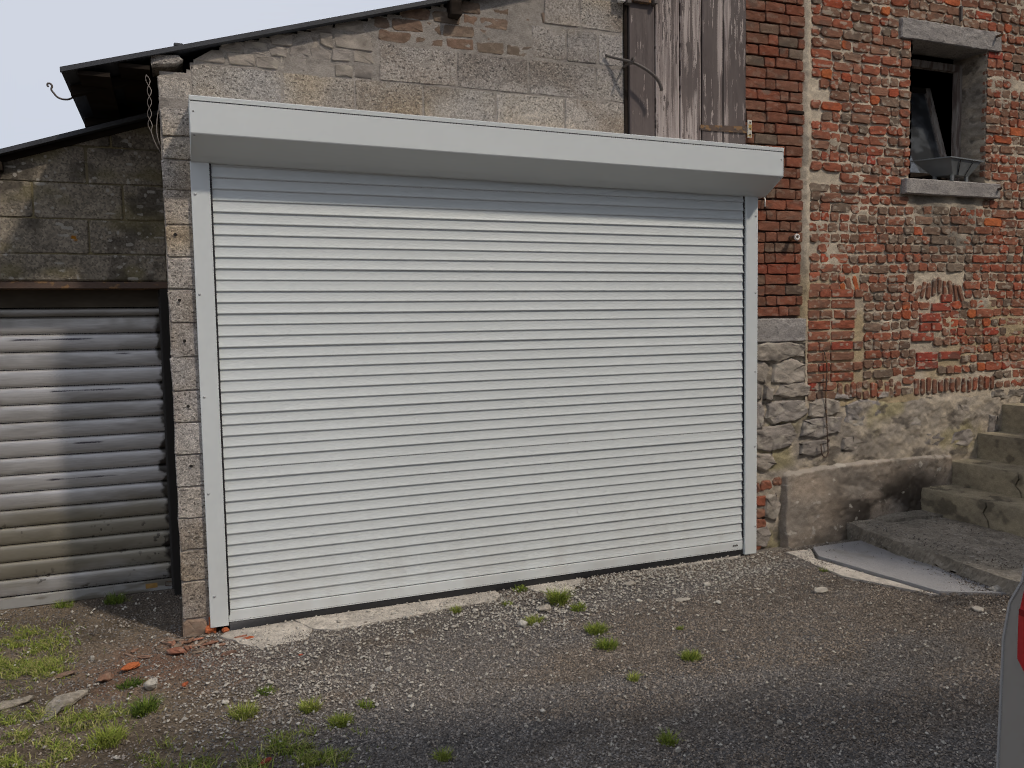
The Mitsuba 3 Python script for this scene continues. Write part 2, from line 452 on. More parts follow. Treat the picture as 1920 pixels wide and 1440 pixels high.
def wood_col(p, n, uv):
    w = 40 * uv.y
    paint = mi.Color3f(.098, .078, .074) * (.85 + .3 * fbm(p.x * 5, p.z * 2, w, 3))
    grain = fbm(p.x * 70 + w, p.z * 2.6, w, 3)
    fib = noise(p.x * 210 + w, p.z * 7, w)
    bare = mix(mi.Color3f(.185, .15, .142), mi.Color3f(.40, .345, .32), sm(.30, .70, grain * .65 + fib * .35))
    bare = mix(bare, mi.Color3f(.11, .085, .078), sm(.60, .66, fbm(p.x * 44 + 3 * w, p.z * 1.6, w + 3, 3)) * .85)
    m = .62 * fbm(p.x * 60 + w, p.z * 5, w + 9, 4) + .38 * fbm(p.x * 20 + w, p.z * 2, w + 2, 3) + .40 * (fbm(p.x * 170, p.z * 22, w, 2) - .5)
    thr = .84 - .50 * uv.x
    bl = sm(thr - .02, thr + .02, m)
    streak = sm(.030, .012, dr.abs(p.x - 3.808) + .03 * (fbm(p.z * 4, 1., 3.) - .5)) + sm(.034, .014, dr.abs(p.x - 3.877) + .06 * (fbm(p.z * 3 + 9, 1., 3.) - .35))
    bl = dr.maximum(bl, dr.clip(streak, 0, 1) * sm(.2, .3, uv.x))
    knot = sm(.09, .04, dr.sqrt(dr.square((p.x - 3.53) * 1.1) + dr.square((p.z - 3.73) * .8)) + .06 * (fbm(p.x * 30, p.z * 12, 2.) - .5))
    bl = bl * (1 - .85 * knot * sm(.5, .6, uv.x))
    return mix(paint, bare, bl)


def wood_bump(p, n, uv):
    return fbm(p.x * 80 + 40 * uv.y, p.z * 3, 40 * uv.y, 3) * .7 + .3 * noise(p.x * 210, p.z * 8, 3.)


scene['peeling_wood'] = bumped({'type': 'principled', 'base_color': proc(wood_col), 'roughness': .62, 'specular': .3}, wood_bump, 0.004)


def rust_col(p, n, uv):
    c = mix(mi.Color3f(.11, .062, .04), mi.Color3f(.055, .042, .036), fbm(p.x * 16, p.y * 16, p.z * 16, 3))
    return mix(c, mi.Color3f(.28, .15, .05), sm(.58, .7, fbm(p.x * 22 + 7, p.y * 22, p.z * 22, 3)) * .55)


scene['rusty_iron'] = {'type': 'principled', 'base_color': proc(rust_col), 'roughness': .75}
scene['bare_iron'] = {'type': 'principled', 'base_color': rgb(.085, .07, .062), 'roughness': .6}
scene['zinc_plate'] = {'type': 'principled', 'base_color': proc(lambda p, n, uv: mix(mi.Color3f(.62, .58, .50), mi.Color3f(.45, .30, .10), sm(.5, .65, fbm(p.x * 30, p.y, p.z * 30, 3)))), 'roughness': .4, 'metallic': .3}
scene['roof_sheet'] = {'type': 'principled', 'base_color': proc(lambda p, n, uv: mi.Color3f(.032, .034, .04) * (.6 + .8 * fbm(p.x * 6, p.y * 6, p.z * 6, 3))), 'roughness': .5}
scene['wire_steel'] = {'type': 'principled', 'base_color': rgb(.23, .20, .18), 'roughness': .6}
scene['white_plastic'] = {'type': 'principled', 'base_color': rgb(.62, .58, .54), 'roughness': .5}
scene['trough_paint'] = {'type': 'principled', 'base_color': proc(lambda p, n, uv: mi.Color3f(.145, .155, .16) * (.8 + .4 * fbm(p.x * 14, p.y * 14, p.z * 14, 3))), 'roughness': .5}
scene['frame_wood'] = diffuse(lambda p, n, uv: mix(mi.Color3f(.30, .27, .245), mi.Color3f(.16, .125, .11), sm(.4, .62, fbm(p.x * 40, p.y * 40, p.z * 5, 3))))
scene['pane_glass'] = {'type': 'blendbsdf', 'weight': proc(lambda p, n, uv: .10 + .16 * sm(.4, .7, fbm(p.x * 9, p.y * 9, p.z * 9, 3))), 'glass': {'type': 'thindielectric', 'int_ior': 1.6}, 'dust': {'type': 'twosided', 'bsdf': {'type': 'diffuse', 'reflectance': rgb(.30, .33, .37)}}}
scene['orange_sticker'] = diffuse(lambda p, n, uv: mi.Color3f(.30, .18, .065) * (.6 + .7 * fbm(p.x * 30, p.z * 30, 1., 3)))
scene['badge_black'] = {'type': 'principled', 'base_color': rgb(.03, .03, .032), 'roughness': .35}
scene['badge_grey'] = {'type': 'principled', 'base_color': rgb(.22, .22, .22), 'roughness': .4}


def soil_amount(p):
    """1 in the brown earth at the left, 0 in the gravel"""
    e = p.x + .30 * p.y + .9 * (fbm(p.x * 1.3, p.y * 1.3, 3., 4) - .5)
    return sm(.15, -.55, e)


def ground_col(p, n, uv):
    s = soil_amount(p)
    w = voronoi(p.x * 120, p.y * 120)
    c = mix(mi.Color3f(.085, .079, .076), mi.Color3f(.21, .197, .188), w[2]) * (.5 + .5 * sm(.05, .35, w[1] - w[0]))
    c = mix(c, mi.Color3f(.15, .125, .10) * (.6 + .8 * w[2]), sm(.45, .62, fbm(p.x * 1.5, p.y * 2.2, 7., 4)) * .6)
    e = mix(mi.Color3f(.165, .132, .098), mi.Color3f(.105, .084, .062), sm(.3, .7, fbm(p.x * 5, p.y * 5, 2., 4))) * (.6 + .6 * fbm(p.x * 50, p.y * 50, 9., 3)) * (.75 + .5 * w[2])
    near = sm(.65, .0, -p.y + .35 * (fbm(p.x * 3, p.y * 3, 5., 3) - .5)) * sm(-.3, .1, p.x)
    c = mix(c, mi.Color3f(.24, .212, .178) * (.55 + .7 * w[2]), near * .6)
    pinkish = sm(.8, .2, dr.sqrt(dr.square(p.x + .30) + dr.square((p.y + .35) * 1.2)) + .5 * (fbm(p.x * 5, p.y * 5, 1., 3) - .5))
    c = mix(c, e, s)
    return mix(c, mi.Color3f(.19, .105, .075) * (.6 + .7 * w[2]), pinkish * .55)


scene['gravel_ground'] = bumped(diffuse(ground_col), lambda p, n, uv: .6 * voronoi(p.x * 120, p.y * 120)[0] + .4 * fbm(p.x * 60, p.y * 60, 3., 3), 0.010)
def chip_col(p, n, uv):
    c = mix(mi.Color3f(.085, .080, .078), mi.Color3f(.37, .35, .333), uv.x * uv.x * .6 + uv.x * .4) * mix(mi.Color3f(1), mi.Color3f(1.06, .97, .87), uv.y)
    c = c * (.75 + .5 * noise(p.x * 300, p.y * 300, p.z * 300))
    earth = sm(.44, .64, fbm(p.x * 1.1 + 4, p.y * 2.4, 7., 4))
    c = mix(c, c * mi.Color3f(1.0, .93, .85), earth)
    tread = sm(.50, .66, fbm(p.x * .55 + p.y * .2, p.y * 3.2 - p.x * .5, 3., 4))
    return c * (1.08 - .26 * tread)


scene['chipping'] = diffuse(chip_col)
scene['pale_stone'] = diffuse(lambda p, n, uv: mix(mi.Color3f(.47, .445, .395), mi.Color3f(.27, .235, .195), uv.x) * (.7 + .55 * fbm(p.x * 60, p.y * 60, p.z * 60, 3)))
scene['grass_blade'] = {'type': 'twosided', 'bsdf': diffuse(lambda p, n, uv: ramp(uv.x, [(.050, .080, .022), (.13, .185, .035), (.235, .275, .055), (.36, .32, .15)]) * (.55 + .9 * uv.y))}
scene['van_paint'] = {'type': 'principled', 'base_color': rgb(.23, .215, .195), 'roughness': .4, 'clearcoat': .3, 'clearcoat_gloss': .9}
scene['lamp_red'] = {'type': 'principled', 'base_color': rgb(.33, .012, .016), 'roughness': .12, 'clearcoat': 1.0}
scene['lamp_dark_red'] = {'type': 'principled', 'base_color': rgb(.16, .006, .010), 'roughness': .2}
scene['lamp_clear'] = {'type': 'principled', 'base_color': proc(lambda p, n, uv: mix(mi.Color3f(.45, .46, .50), mi.Color3f(.16, .16, .18), sm(.4, .6, fbm(p.y * 60, p.z * 30, 2., 2)))), 'roughness': .15, 'metallic': .5}
scene['van_black'] = {'type': 'principled', 'base_color': rgb(.02, .02, .022), 'roughness': .5}
scene['van_glass'] = {'type': 'principled', 'base_color': rgb(.02, .022, .025), 'roughness': .06, 'specular': .7}
scene['plaster_wall'] = {'type': 'diffuse', 'reflectance': rgb(.20, .15, .12)}
scene['tile_roof'] = {'type': 'diffuse', 'reflectance': rgb(.18, .09, .06)}

YW = 0.08                                         # the plane of the long wall
YL = 0.90                                         # the set-back wall of the lean-to on the left
DOOR_X0, DOOR_X1 = -0.004, 4.003


# ------------------------------------------------------------------ ground
def ground_z(x, y):
    p = np.column_stack([np.ravel(x), np.ravel(y), np.zeros(np.size(x))])
    near = np.clip(1.3 - np.hypot(p[:, 0] - 2, p[:, 1] + 1.5) / 9, 0, 1)
    z = (meshkit.fbm(p * 1.1, 3, 3) - .5) * .035 + (meshkit.fbm(p * 9, 3, 5) - .5) * .012
    soil = np.clip((-.1 - p[:, 0] - .3 * p[:, 1]) / .6, 0, 1)
    z = z + (meshkit.fbm(p * 16, 3, 8) - .5) * .03 * soil
    front = np.clip((.35 + p[:, 1]) / .35, 0, 1) * np.clip((p[:, 0] + .4) / .3, 0, 1)      # level along the wall's foot
    z = z * (1 - front) - 0.004 * front
    z = z - .02 * np.clip(-p[:, 1] - 4, 0, 10) * 0
    return (z * near).reshape(np.shape(x))


gx = np.r_[-300, -120, -50, -20, -10, -6, -4, np.arange(-3, 6.001, .02), 6.3, 7, 8, 10, 14, 25, 60, 130, 300]
gy = np.r_[-300, -130, -60, -30, -18, -12, -9, -7, -6, -5, -4.5, np.arange(-4, 1.3, .02), 1.6, 2.5, 4, 8, 20, 60, 130, 300]
GX, GY = np.meshgrid(gx, gy)
gv = np.column_stack([GX.ravel(), GY.ravel(), ground_z(GX, GY).ravel()])
nx = len(gx); a = (np.arange(len(gy) - 1)[:, None] * nx + np.arange(nx - 1)[None]).ravel()
add('ground', (gv, np.vstack([np.column_stack([a, a + 1, a + nx + 1]), np.column_stack([a, a + nx + 1, a + nx])])), 'gravel_ground', smooth=True, kind='structure')

# ------------------------------------------------------------------ the barn: block gable, corner pier, roof, loft door
barn = thing('barn', 'weathered concrete block barn with dark sloping roof behind the new grey roller shutter', 'barn')
WALL_TOP = [(-.11, 3.52), (-.07, 3.585), (.01, 3.64), (.09, 3.69), (.12, 3.71), (.28, 3.755), (.45, 3.81), (.72, 3.875), (1.07, 3.985), (1.56, 4.13), (1.60, 4.04), (1.66, 4.06), (1.70, 4.175), (3.0, 4.50)]
wt = np.array(WALL_TOP)


def wall_top(x):
    return np.interp(x, wt[:, 0], wt[:, 1])


def gable_y(x, z):
    return YW + .0045 + .012 * n2(x, z, 7, 1) + .008 * n2(x, z, 30, 2, 2)


GW = add('gable_wall', relief(-.262, 2.985, 0.0, 4.52, .022, gable_y, lambda x, z: (z < wall_top(x) - .012) & ((z > 2.8) | (x < .05))), 'block_mortar', barn, smooth=True)
gable_poly = sg.Polygon([(-.275, 2.8)] + [(-.275, 3.5)] + WALL_TOP + [(2.985, 2.8)])


def unit_from(poly, yf, inset, jit, bulge=0.0, yb=YW + .05, simp=.004):
    poly = poly.buffer(0)
    if poly.is_empty or poly.area < 4e-4:
        return None
    if poly.geom_type != 'Polygon':
        poly = max(poly.geoms, key=lambda g: g.area)
    pts = np.array(sg.polygon.orient(poly.simplify(simp)).exterior.coords)[:-1]
    if len(pts) < 3:
        return None
    return pillow(pts, yb, yf, inset, jit, bulge)


def block(x0, x1, z0, z1, parent, poly, mat='concrete_block', yf=YW, name='block', tone=None, j=.004, inset=.006, bright=(.3, .8)):
    q = sg.Polygon(brick_poly(x0, x1, z0, z1, j, .012))
    if poly is not None:
        q = q.intersection(poly)
    m = unit_from(q, yf + rng.uniform(-.004, .003), inset, .0025)
    if m is not None:
        return add(name, m, mat, parent, uv=(rng.uniform(0, .7) if tone is None else tone, rng.uniform(*bright)))


rows = [(3.08, 3.325, [-.09, .17, .72, 1.27, 1.82, 2.36, 2.985]), (3.325, 3.572, [-.085, .46, .93, 1.40, 1.93, 2.47, 2.985]), (3.572, 3.820, [1.095, 1.645, 2.185, 2.725, 2.985])]
for z0, z1, xs in rows:
    for x0, x1 in zip(xs[:-1], xs[1:]):
        block(x0 + .006, x1 - .006, z0 + .006, z1 - .006, GW, gable_poly)
# the patched bricks and stones between the blocks and the roof
for (x0, x1, z0, z1, tone) in [
        (-.05, .12, 3.585, 3.66, .5), (.135, .30, 3.58, 3.655, .7), (.31, .44, 3.58, 3.65, .6), (.10, .22, 3.665, 3.73, .6), (.235, .38, 3.66, 3.735, .75), (.395, .50, 3.665, 3.72, .8), (.455, .49, 3.585, 3.66, .9),
        (.50, .625, 3.585, 3.66, .85), (.635, .80, 3.580, 3.655, .75), (.81, .92, 3.575, 3.65, .4), (.93, 1.06, 3.58, 3.655, .3), (.52, .64, 3.67, 3.735, .7), (.655, .77, 3.672, 3.74, .8), (.785, .90, 3.675, 3.745, .7),
        (.93, 1.06, 3.67, 3.745, .8), (.41, .54, 3.735, 3.80, .6), (.555, .70, 3.745, 3.81, .8), (.72, .80, 3.755, 3.84, .5), (.81, 1.05, 3.76, 3.855, .85), (.62, .80, 3.85, 3.92, .5), (.82, 1.0, 3.87, 3.94, .4)]:
    q = sg.Polygon(brick_poly(x0, x1, z0, z1, .008, .009)).intersection(gable_poly)
    m = unit_from(q, YW - rng.uniform(-.006, .006), .005, .005)
    if m is not None:
        add('stone', m, 'rubble_stone', GW, uv=(rng.uniform(.2, .8), tone * .75 + .1))
for z0, z1, x0, x1 in [(3.832, 3.905, 1.10, 2.2), (3.915, 3.99, 1.07, 1.9), (4.0, 4.075, 1.25, 2.0), (4.085, 4.16, 1.62, 2.3)]:
    x = x0
    while x < x1:
        L = rng.choice([.21, .23, .20, .11])
        q = sg.Polygon(brick_poly(x, min(x + L, x1 + .05), z0, z1, .006, .012)).intersection(gable_poly)
        m = unit_from(q, YW + rng.uniform(-.003, .006), .008, .003)
        if m is not None:
            add('brick', m, 'brick_clay', GW, uv=(rng.uniform(.0, .14), rng.uniform(.35, .6)))
        x += L + .018
for z0, z1, xs in [(3.832, 4.07, [2.21, 2.49, 2.75, 2.985]), (4.08, 4.31, [2.31, 2.60, 2.985]), (4.32, 4.5, [2.5, 2.985])]:
    for x0, x1 in zip(xs[:-1], xs[1:]):
        block(x0 + .006, x1 - .006, z0 + .006, z1 - .006, GW, gable_poly)

PIER = add('corner_pier', relief(-.272, -.088, 0.0, 3.33, .02, lambda x, z: .012 + .012 * n2(x, z, 12, 4)), 'block_mortar', barn, smooth=True)
add('pier_side', (np.array([(-.27, .02, 0), (-.27, 8, 0), (-.27, 8, 3.5), (-.27, .02, 3.28), (-.27, 8, 0), (8.8, 8, 0), (8.8, 8, 7), (-.27, 8, 3.5)]), np.array([(0, 2, 1), (0, 3, 2), (4, 6, 5), (4, 7, 6)])), 'block_mortar', barn)
pz = [0.105, .345, .545, .748, .948, 1.150, 1.350, 1.550, 1.760, 1.968, 2.174, 2.374, 2.567, 2.78, 2.96, 3.10, 3.27, 3.48]
for k, (z0, z1) in enumerate(zip(pz[:-1], pz[1:])):
    xl = -.272 + (.010 if 2.9 < z0 < 3.2 else 0)
    right = -.085 if z0 < 3.2 else -.088
    b = block(xl + rng.uniform(-.004, .004), right, z0 + .004, z1 - .004, PIER, None, tone=.0 if k % 3 else .25, j=.006, yf=(.0 if z0 < 3.2 else YW - .004), bright=(.6, .95))
for z0, z1, xs in [(-.03, .10, [-.275, -.13, -.085])]:
    for x0, x1, t in zip(xs[:-1], xs[1:], (.06, .98)):
        add('brick', pillow(brick_poly(x0 + .004, x1, z0, z1, .008, .02), YW + .05, -.006, .012, .004), 'brick_clay', PIER, uv=(t, .72 if t > .9 else .9))
for k, (x, z) in enumerate([(-.215, 2.51), (-.208, 2.11), (-.190, 1.86), (-.187, 1.455), (-.185, 1.08)]):
    an = np.linspace(0, 2 * math.pi, 9)[:-1]
    v = np.vstack([np.column_stack([x + .010 * np.cos(an), np.full(8, -.0065), z + .010 * np.sin(an)]), [[x, -.0065, z]]])
    add('plug_hole', (v, np.array([(i, (i + 1) % 8, 8) for i in range(8)])), 'deep_dark', PIER)
q = [(-.305, 3.525), (-.16, 3.55), (-.125, 3.575), (-.155, 3.60), (-.305, 3.585)]
add('wedge_stone', rough(pillow(np.array(q), YW + .25, YW - .04, .012, .004), .04, .006, 20), 'concrete_block', barn, uv=(.3, .5))

EX, EZ, SL = -.79, 3.455, .2935                  # the eave of the upper roof and its slope
def roof_sheet(x0, x1, y0, y1, ex, ez, sl, th):
    z0, z1 = ez + sl * (x0 - ex), ez + sl * (x1 - ex)
    return extr([(x0, z0 - th), (x1, z1 - th), (x1, z1), (x0, z0)], 'y', y0, y1)


RF = add('roof', roof_sheet(EX, 3.6, .035, 8.0, EX, EZ, SL, .022), 'roof_sheet', barn)
add('verge_flashing', roof_sheet(EX - .004, 3.55, .012, .034, EX, EZ + .004, SL, .028), 'roof_sheet', RF)
for yy in (.30, 1.15, 2.0, 2.85):
    m = extr([(EX + .02, EZ - .085), (3.5, EZ + SL * (3.5 - EX) - .09), (3.5, EZ + SL * (3.5 - EX) - .03), (EX + .02, EZ - .026)], 'y', yy, yy + .06)
    add('rafter', m, 'dark_timber', barn)
for xx in (-.62, -.40):
    zz = EZ + SL * (xx - EX) - .027
    add('soffit_board', box(xx - .085, xx + .085, .05, 6, zz - .045, zz - .02), 'dark_timber', barn)
add('roof_bolt', box(-.175, -.12, .03, .07, EZ + SL * .65 + .002, EZ + SL * .65 + .022, .006), 'roof_sheet', RF)
add('purlin_end', rough(box(1.585, 1.665, .0, .5, 4.03, 4.15, .008), .04, .006, 20), 'dark_timber', barn)

# the loft door: five planks with peeling paint
LD = add('loft_door', box(2.975, 4.075, YW + .012, YW + .05, 3.12, 4.95), 'deep_dark', barn)
for x0, x1, bare in ((3.0, 3.214, .26), (3.226, 3.434, .84), (3.446, 3.632, .90), (3.644, 3.834, .42), (3.845, 4.058, .52)):
    add('plank', box(x0, x1, YW - .028 + rng.uniform(-.002, .002), YW + .012, 3.13, 4.93, .003), 'peeling_wood', LD, uv=(bare, rng.uniform(0, 1)))
add('jamb_strip', box(2.962, 2.990, YW - .012, YW + .03, 3.12, 4.95, .003), 'dark_timber', LD)
hv = [(3.615, 3.425), (3.64, 3.412), (4.062, 3.418), (4.062, 3.47), (3.64, 3.452), (3.622, 3.45)]
add('strap_hinge', extr(hv, 'y', YW - .038, YW - .029), 'rusty_iron', LD)
for x, z in ((3.66, 3.433), (3.80, 3.436), (3.95, 3.442), (4.03, 3.445)):
    s = trimesh.creation.icosphere(2, .008); s.apply_transform(trimesh.transformations.scale_and_translate((1, .5, 1), (x, YW - .038, z)))
    add('hinge_bolt', s, 'bare_iron', LD, smooth=True)
PP = add('pintle_plate', box(4.075, 4.118, YW - .030, YW - .020, 3.385, 3.525, .003), 'zinc_plate', LD)
for z in (3.41, 3.455, 3.505):
    s = trimesh.creation.icosphere(2, .008); s.apply_transform(trimesh.transformations.scale_and_translate((1, .5, 1), (4.098, YW - .031, z)))
    add('pintle_screw', s, 'bare_iron', LD, smooth=True)
for (x0, x1, z0, z1, y0, mat) in ((2.90, 2.95, 4.29, 4.40, YW - .06, 'white_plastic'), (2.96, 2.995, 4.28, 4.36, YW - .07, 'bare_iron'), (3.02, 3.17, 4.305, 4.335, YW - .06, 'rusty_iron'), (3.185, 3.215, 4.30, 4.40, YW - .08, 'bare_iron')):
    add('door_latch', box(x0, x1, y0, YW - .02, z0, z1, .004), mat, LD)

hk = thing('iron_bar', 'bent rusty iron bar hung in an eye across the first painted plank', 'iron bar')
P = smooth_path([(2.80, .065, 3.905), (2.86, .045, 3.885), (2.98, -.025, 3.842), (3.08, -.055, 3.79), (3.15, -.06, 3.745), (3.19, -.06, 3.70), (3.205, -.06, 3.65)], 26)
add('bar', tube(P, np.linspace(.009, .013, 26), 10), 'bare_iron', hk, smooth=True)
an = np.linspace(0, 2 * math.pi, 17)
add('eye', tube(np.column_stack([2.965 + .008 * np.sin(an), -.045 + .022 * np.cos(an), 3.846 + .022 * np.sin(an)]), .007, 6), 'bare_iron', hk, smooth=True)
add('staple', tube([(2.955, .09, 3.83), (2.96, -.02, 3.838), (2.965, -.05, 3.84)], .008, 6), 'bare_iron', hk, smooth=True)

# ------------------------------------------------------------------ new roller shutter
ns = thing('roller_shutter', 'new pale grey closed roller shutter with sloped housing across the wide barn opening', 'roller shutter')
XB0, XB1 = -.108, 4.18


def tilt(x):
    return -.0095 * (x + .108)


def tilted(mesh):
    v = np.array(mesh[0], float); v[:, 2] += tilt(v[:, 0])
    return v, mesh[1]


prof = [(.075, 3.284), (-.246, 3.284), (-.250, 3.280), (-.250, 3.078), (-.247, 3.072), (-.085, 2.977), (-.078, 2.974), (-.040, 2.950), (-.034, 2.948), (.075, 2.948)]
hs = add('housing', tilted(extr(prof, 'x', XB0 + .003, XB1 - .003)), 'grey_coated_metal', ns)
add('housing_lid', tilted(extr([(.07, 3.290), (-.2535, 3.290), (-.256, 3.287), (-.2545, 3.263), (-.2505, 3.262), (-.2505, 3.2845), (.07, 3.2845)], 'x', XB0 - .001, XB1 + .001)), 'grey_coated_metal', hs)
add('housing_seam', tilted(box(XB0 + .004, XB1 - .004, -.2512, -.249, 3.2585, 3.2618)), 'dark_metal', hs)
cap = [(y * 1.0 + (-.002 if y < 0 else 0), z + (.002 if z > 3.1 else -.002)) for y, z in prof]
for x0, x1 in ((XB0, XB0 + .0028), (XB1 - .0028, XB1)):
    add('end_cap', tilted(extr(cap, 'x', x0, x1)), 'grey_coated_metal', ns)
for x, z in ((XB0 + .02, 3.20), (XB1 - .02, 3.20), (XB0 + .02, 3.065), (XB1 - .02, 3.065)):
    s = trimesh.creation.icosphere(2, .006); s.apply_transform(trimesh.transformations.scale_and_translate((1, .5, 1), (x, -.2505 if z > 3.1 else -.238, z + tilt(x))))
    add('housing_screw', s, 'badge_grey', hs, smooth=True)
rails = []
for x0, x1, zb, side in ((-.114, DOOR_X0, .040, -1), (DOOR_X1, 4.117, .012, 1)):
    R = add('guide_rail', box(x0, x1, -.030, YW - .004, zb, 2.952 + tilt(x0), .0015), 'grey_coated_metal', ns)
    rails.append(R)
    xs = x0 + .022 if side < 0 else x1 - .022
    for z in (2.755, 2.145, 1.51, .90, .24):
        s = trimesh.creation.icosphere(2, .0085); s.apply_transform(trimesh.transformations.scale_and_translate((1, .55, 1), (xs + .008 * (z < .5), -.031, z)))
        add('screw', s, 'zinc_screw', R, smooth=True)
add('rail_lip', box(DOOR_X0 - .0, DOOR_X0 + .012, -.012, .03, .10, 2.95), 'rubber', rails[0])
add('rail_lip', box(DOOR_X1 - .012, DOOR_X1, -.010, .03, .10, 2.93), 'rubber', rails[1])
_s = np.linspace(0, 1, 12)
prof = np.array([(-.0002, .0)] + [(-.0008 - .0082 * q_ ** 2.0, -.0015 - .0580 * q_) for q_ in _s] + [(-.0098, -.0622), (-.0092, -.0652), (-.0068, -.0678), (-.0030, -.0693), (-.0002, -.0700)])
xs = np.array([DOOR_X0 + .004, DOOR_X1 - .010])
sv = np.vstack([np.column_stack([np.full(len(prof), x), prof]) for x in xs])
k = np.arange(len(prof) - 1); n_ = len(prof)
sf = np.vstack([np.column_stack([k, k + 1, n_ + k + 1]), np.column_stack([k, n_ + k + 1, n_ + k])])
ecap = np.array([(i_ * 0 + (0 if s == 0 else n_), *((j_ + 1, j_) if s == 0 else (n_ + j_, n_ + j_ + 1))) for s in (1,) for i_ in (0,) for j_ in range(1, n_ - 1)])
slat = mikit.ply((sv, np.vstack([sf])), 'slat_metal', smooth=True)
capm = mikit.ply((sv, ecap), 'rubber')
for i in range(41):
    key = numbered(ns + '__slat')
    z = .131 + .07 * (i + 1)
    scene[key] = {**slat, 'to_world': T().translate([0, rng.normal(0, .0005), z]) @ T().rotate([1, 0, 0], float(rng.normal(0, .5))) @ T().rotate([0, 0, 1], float(rng.normal(0, .012)))}
    if i < 40:
        key = numbered(ns + '__slat_end')
        scene[key] = {**capm, 'to_world': T().translate([0, 0, z])}
bar = add('bottom_bar', box(DOOR_X0 + .004, DOOR_X1 - .010, -.011, .010, .054, .128, .002), 'grey_coated_metal', ns)
add('bar_groove', box(DOOR_X0 + .006, DOOR_X1 - .012, -.0114, -.009, .0625, .0645), 'badge_grey', bar)
bd = add('badge', box(3.895, 3.945, -.0135, -.0108, .088, .100, .0008), 'badge_black', bar)
for k in range(5):
    add('badge_mark', box(3.900 + .0085 * k, 3.9055 + .0085 * k, -.0142, -.0136, .0915, .0965), 'badge_grey', bd)
# the black rubber sweep hangs lower at the left end
xs = np.linspace(DOOR_X0 + .006, DOOR_X1 - .012, 60)
zb = np.where(xs < .3, -.012, -.006) + .006 * np.sin(xs * 3)
yb = -.004 - .030 * np.clip(1 - xs / .45, 0, 1)
v = np.vstack([np.column_stack([xs, np.full(60, -.004), np.full(60, .056)]), np.column_stack([xs, np.full(60, -.008) + yb * .4, np.full(60, .03)]), np.column_stack([xs, yb, zb])])
a = np.arange(59)
f = np.vstack([np.vstack([np.column_stack([a + 60 * (r + 1), a + 60 * (r + 1) + 1, a + 60 * r + 1]), np.column_stack([a + 60 * (r + 1), a + 60 * r + 1, a + 60 * r])]) for r in (0, 1)])
add('rubber_sweep', (v, f), 'rubber', ns, smooth=True)
add('sweep_backing', box(DOOR_X0, DOOR_X1, .0, .02, -.03, .056), 'rubber', ns)
add('opening_backing', box(-.06, 4.07, .045, .075, -.02, 3.0), 'deep_dark', ns)

# ------------------------------------------------------------------ lean-to garage on the left, set back
lean = thing('lean_to_garage', 'low mossy concrete block garage set back left of the barn corner', 'garage')
LZ = lambda x: 3.205 + .335 * (x + .84)           # underside of its roof along the front wall
lean_poly = sg.Polygon([(-3.6, 2.2), (-.27, 2.2), (-.27, LZ(-.27)), (-3.6, LZ(-3.6))])
LW = add('wall', relief(-4.5, -.272, 2.30, 3.45, .03, lambda x, z: YL + .010 + .012 * n2(x, z, 8, 11), lambda x, z: z < LZ(x) - .01), 'mossy_mortar', lean, smooth=True)
for z0, z1, xs in ((2.455, 2.692, [-4, -3.35, -2.8, -2.25, -1.70, -1.31, -.76, -.272]), (2.692, 2.937, [-4, -3.3, -2.72, -2.17, -1.62, -1.09, -.535, -.272]), (2.937, 3.185, [-3.4, -2.85, -2.3, -1.86, -1.31, -.755, -.272]), (3.185, 3.45, [-1.1, -.6, -.272])):
    for x0, x1 in zip(xs[:-1], xs[1:]):
        q = sg.Polygon(brick_poly(x0 + .006, x1 - .006, z0 + .005, z1 - .005, .004, .01)).intersection(lean_poly)
        m = unit_from(q, YL + rng.uniform(-.003, .003), .009, .002, yb=YL + .05)
        if m is not None:
            add('block', m, 'mossy_block', LW, uv=(rng.uniform(0, 1), rng.uniform(.35, .75)))
add('lintel', rough(box(-4.5, -.272, YL - .008, YL + .2, 2.272, 2.452, .012), .06, .006, 14, 3), 'mossy_block', lean, uv=(.5, .55))
add('angle_iron', box(-4.5, -.272, YL - .004, YL + .2, 2.222, 2.268, .003), 'rusty_iron', lean)
add('jamb', box(-.33, -.272, YL + .0, YL + .5, -.02, 2.222, .004), 'deep_dark', lean)
add('inner_wall', box(-4.5, -.272, YL + .32, YL + .36, 0, 2.30), 'deep_dark', lean)
LR = add('roof', roof_sheet(-5, -.275, YL - .075, 8, -.84, 3.25, .335, .022), 'roof_sheet', lean)
add('verge_flashing', roof_sheet(-5, -.276, YL - .10, YL - .076, -.84, 3.254, .335, .030), 'roof_sheet', LR)
pl = roof_sheet(-5, -.275, YL - .01, YL + .3, -.84, 3.226, .335, .04)
add('barge_board', pl, 'dark_timber', lean)
add('purlin_end', box(-1.34, -1.245, YL - .07, YL + .1, 2.985, 3.045, .006), 'dark_timber', lean)

YS = 1.10
osh = thing('roller_shutter', 'dirty old grey metal roller shutter with wide slats in the set back left garage', 'roller shutter')
prof = np.array([(.014, 0), (.002, -.0025), (-.005, -.007), (-.0088, -.015), (-.0105, -.030), (-.0112, -.050), (-.0108, -.072), (-.0094, -.092), (-.0065, -.106), (-.001, -.114), (.006, -.118), (.014, -.119)])
xs = np.array([-4.3, -.345]); n_ = len(prof)
sv = np.vstack([np.column_stack([np.full(n_, x), prof]) for x in xs]); k = np.arange(n_ - 1)
sf = np.vstack([np.column_stack([k, k + 1, n_ + k + 1]), np.column_stack([k, n_ + k + 1, n_ + k])])
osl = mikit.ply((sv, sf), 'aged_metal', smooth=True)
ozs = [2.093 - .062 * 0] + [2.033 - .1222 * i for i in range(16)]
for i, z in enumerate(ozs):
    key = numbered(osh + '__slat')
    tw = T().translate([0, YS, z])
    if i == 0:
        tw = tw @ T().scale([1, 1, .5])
    scene[key] = {**osl, 'to_world': tw}
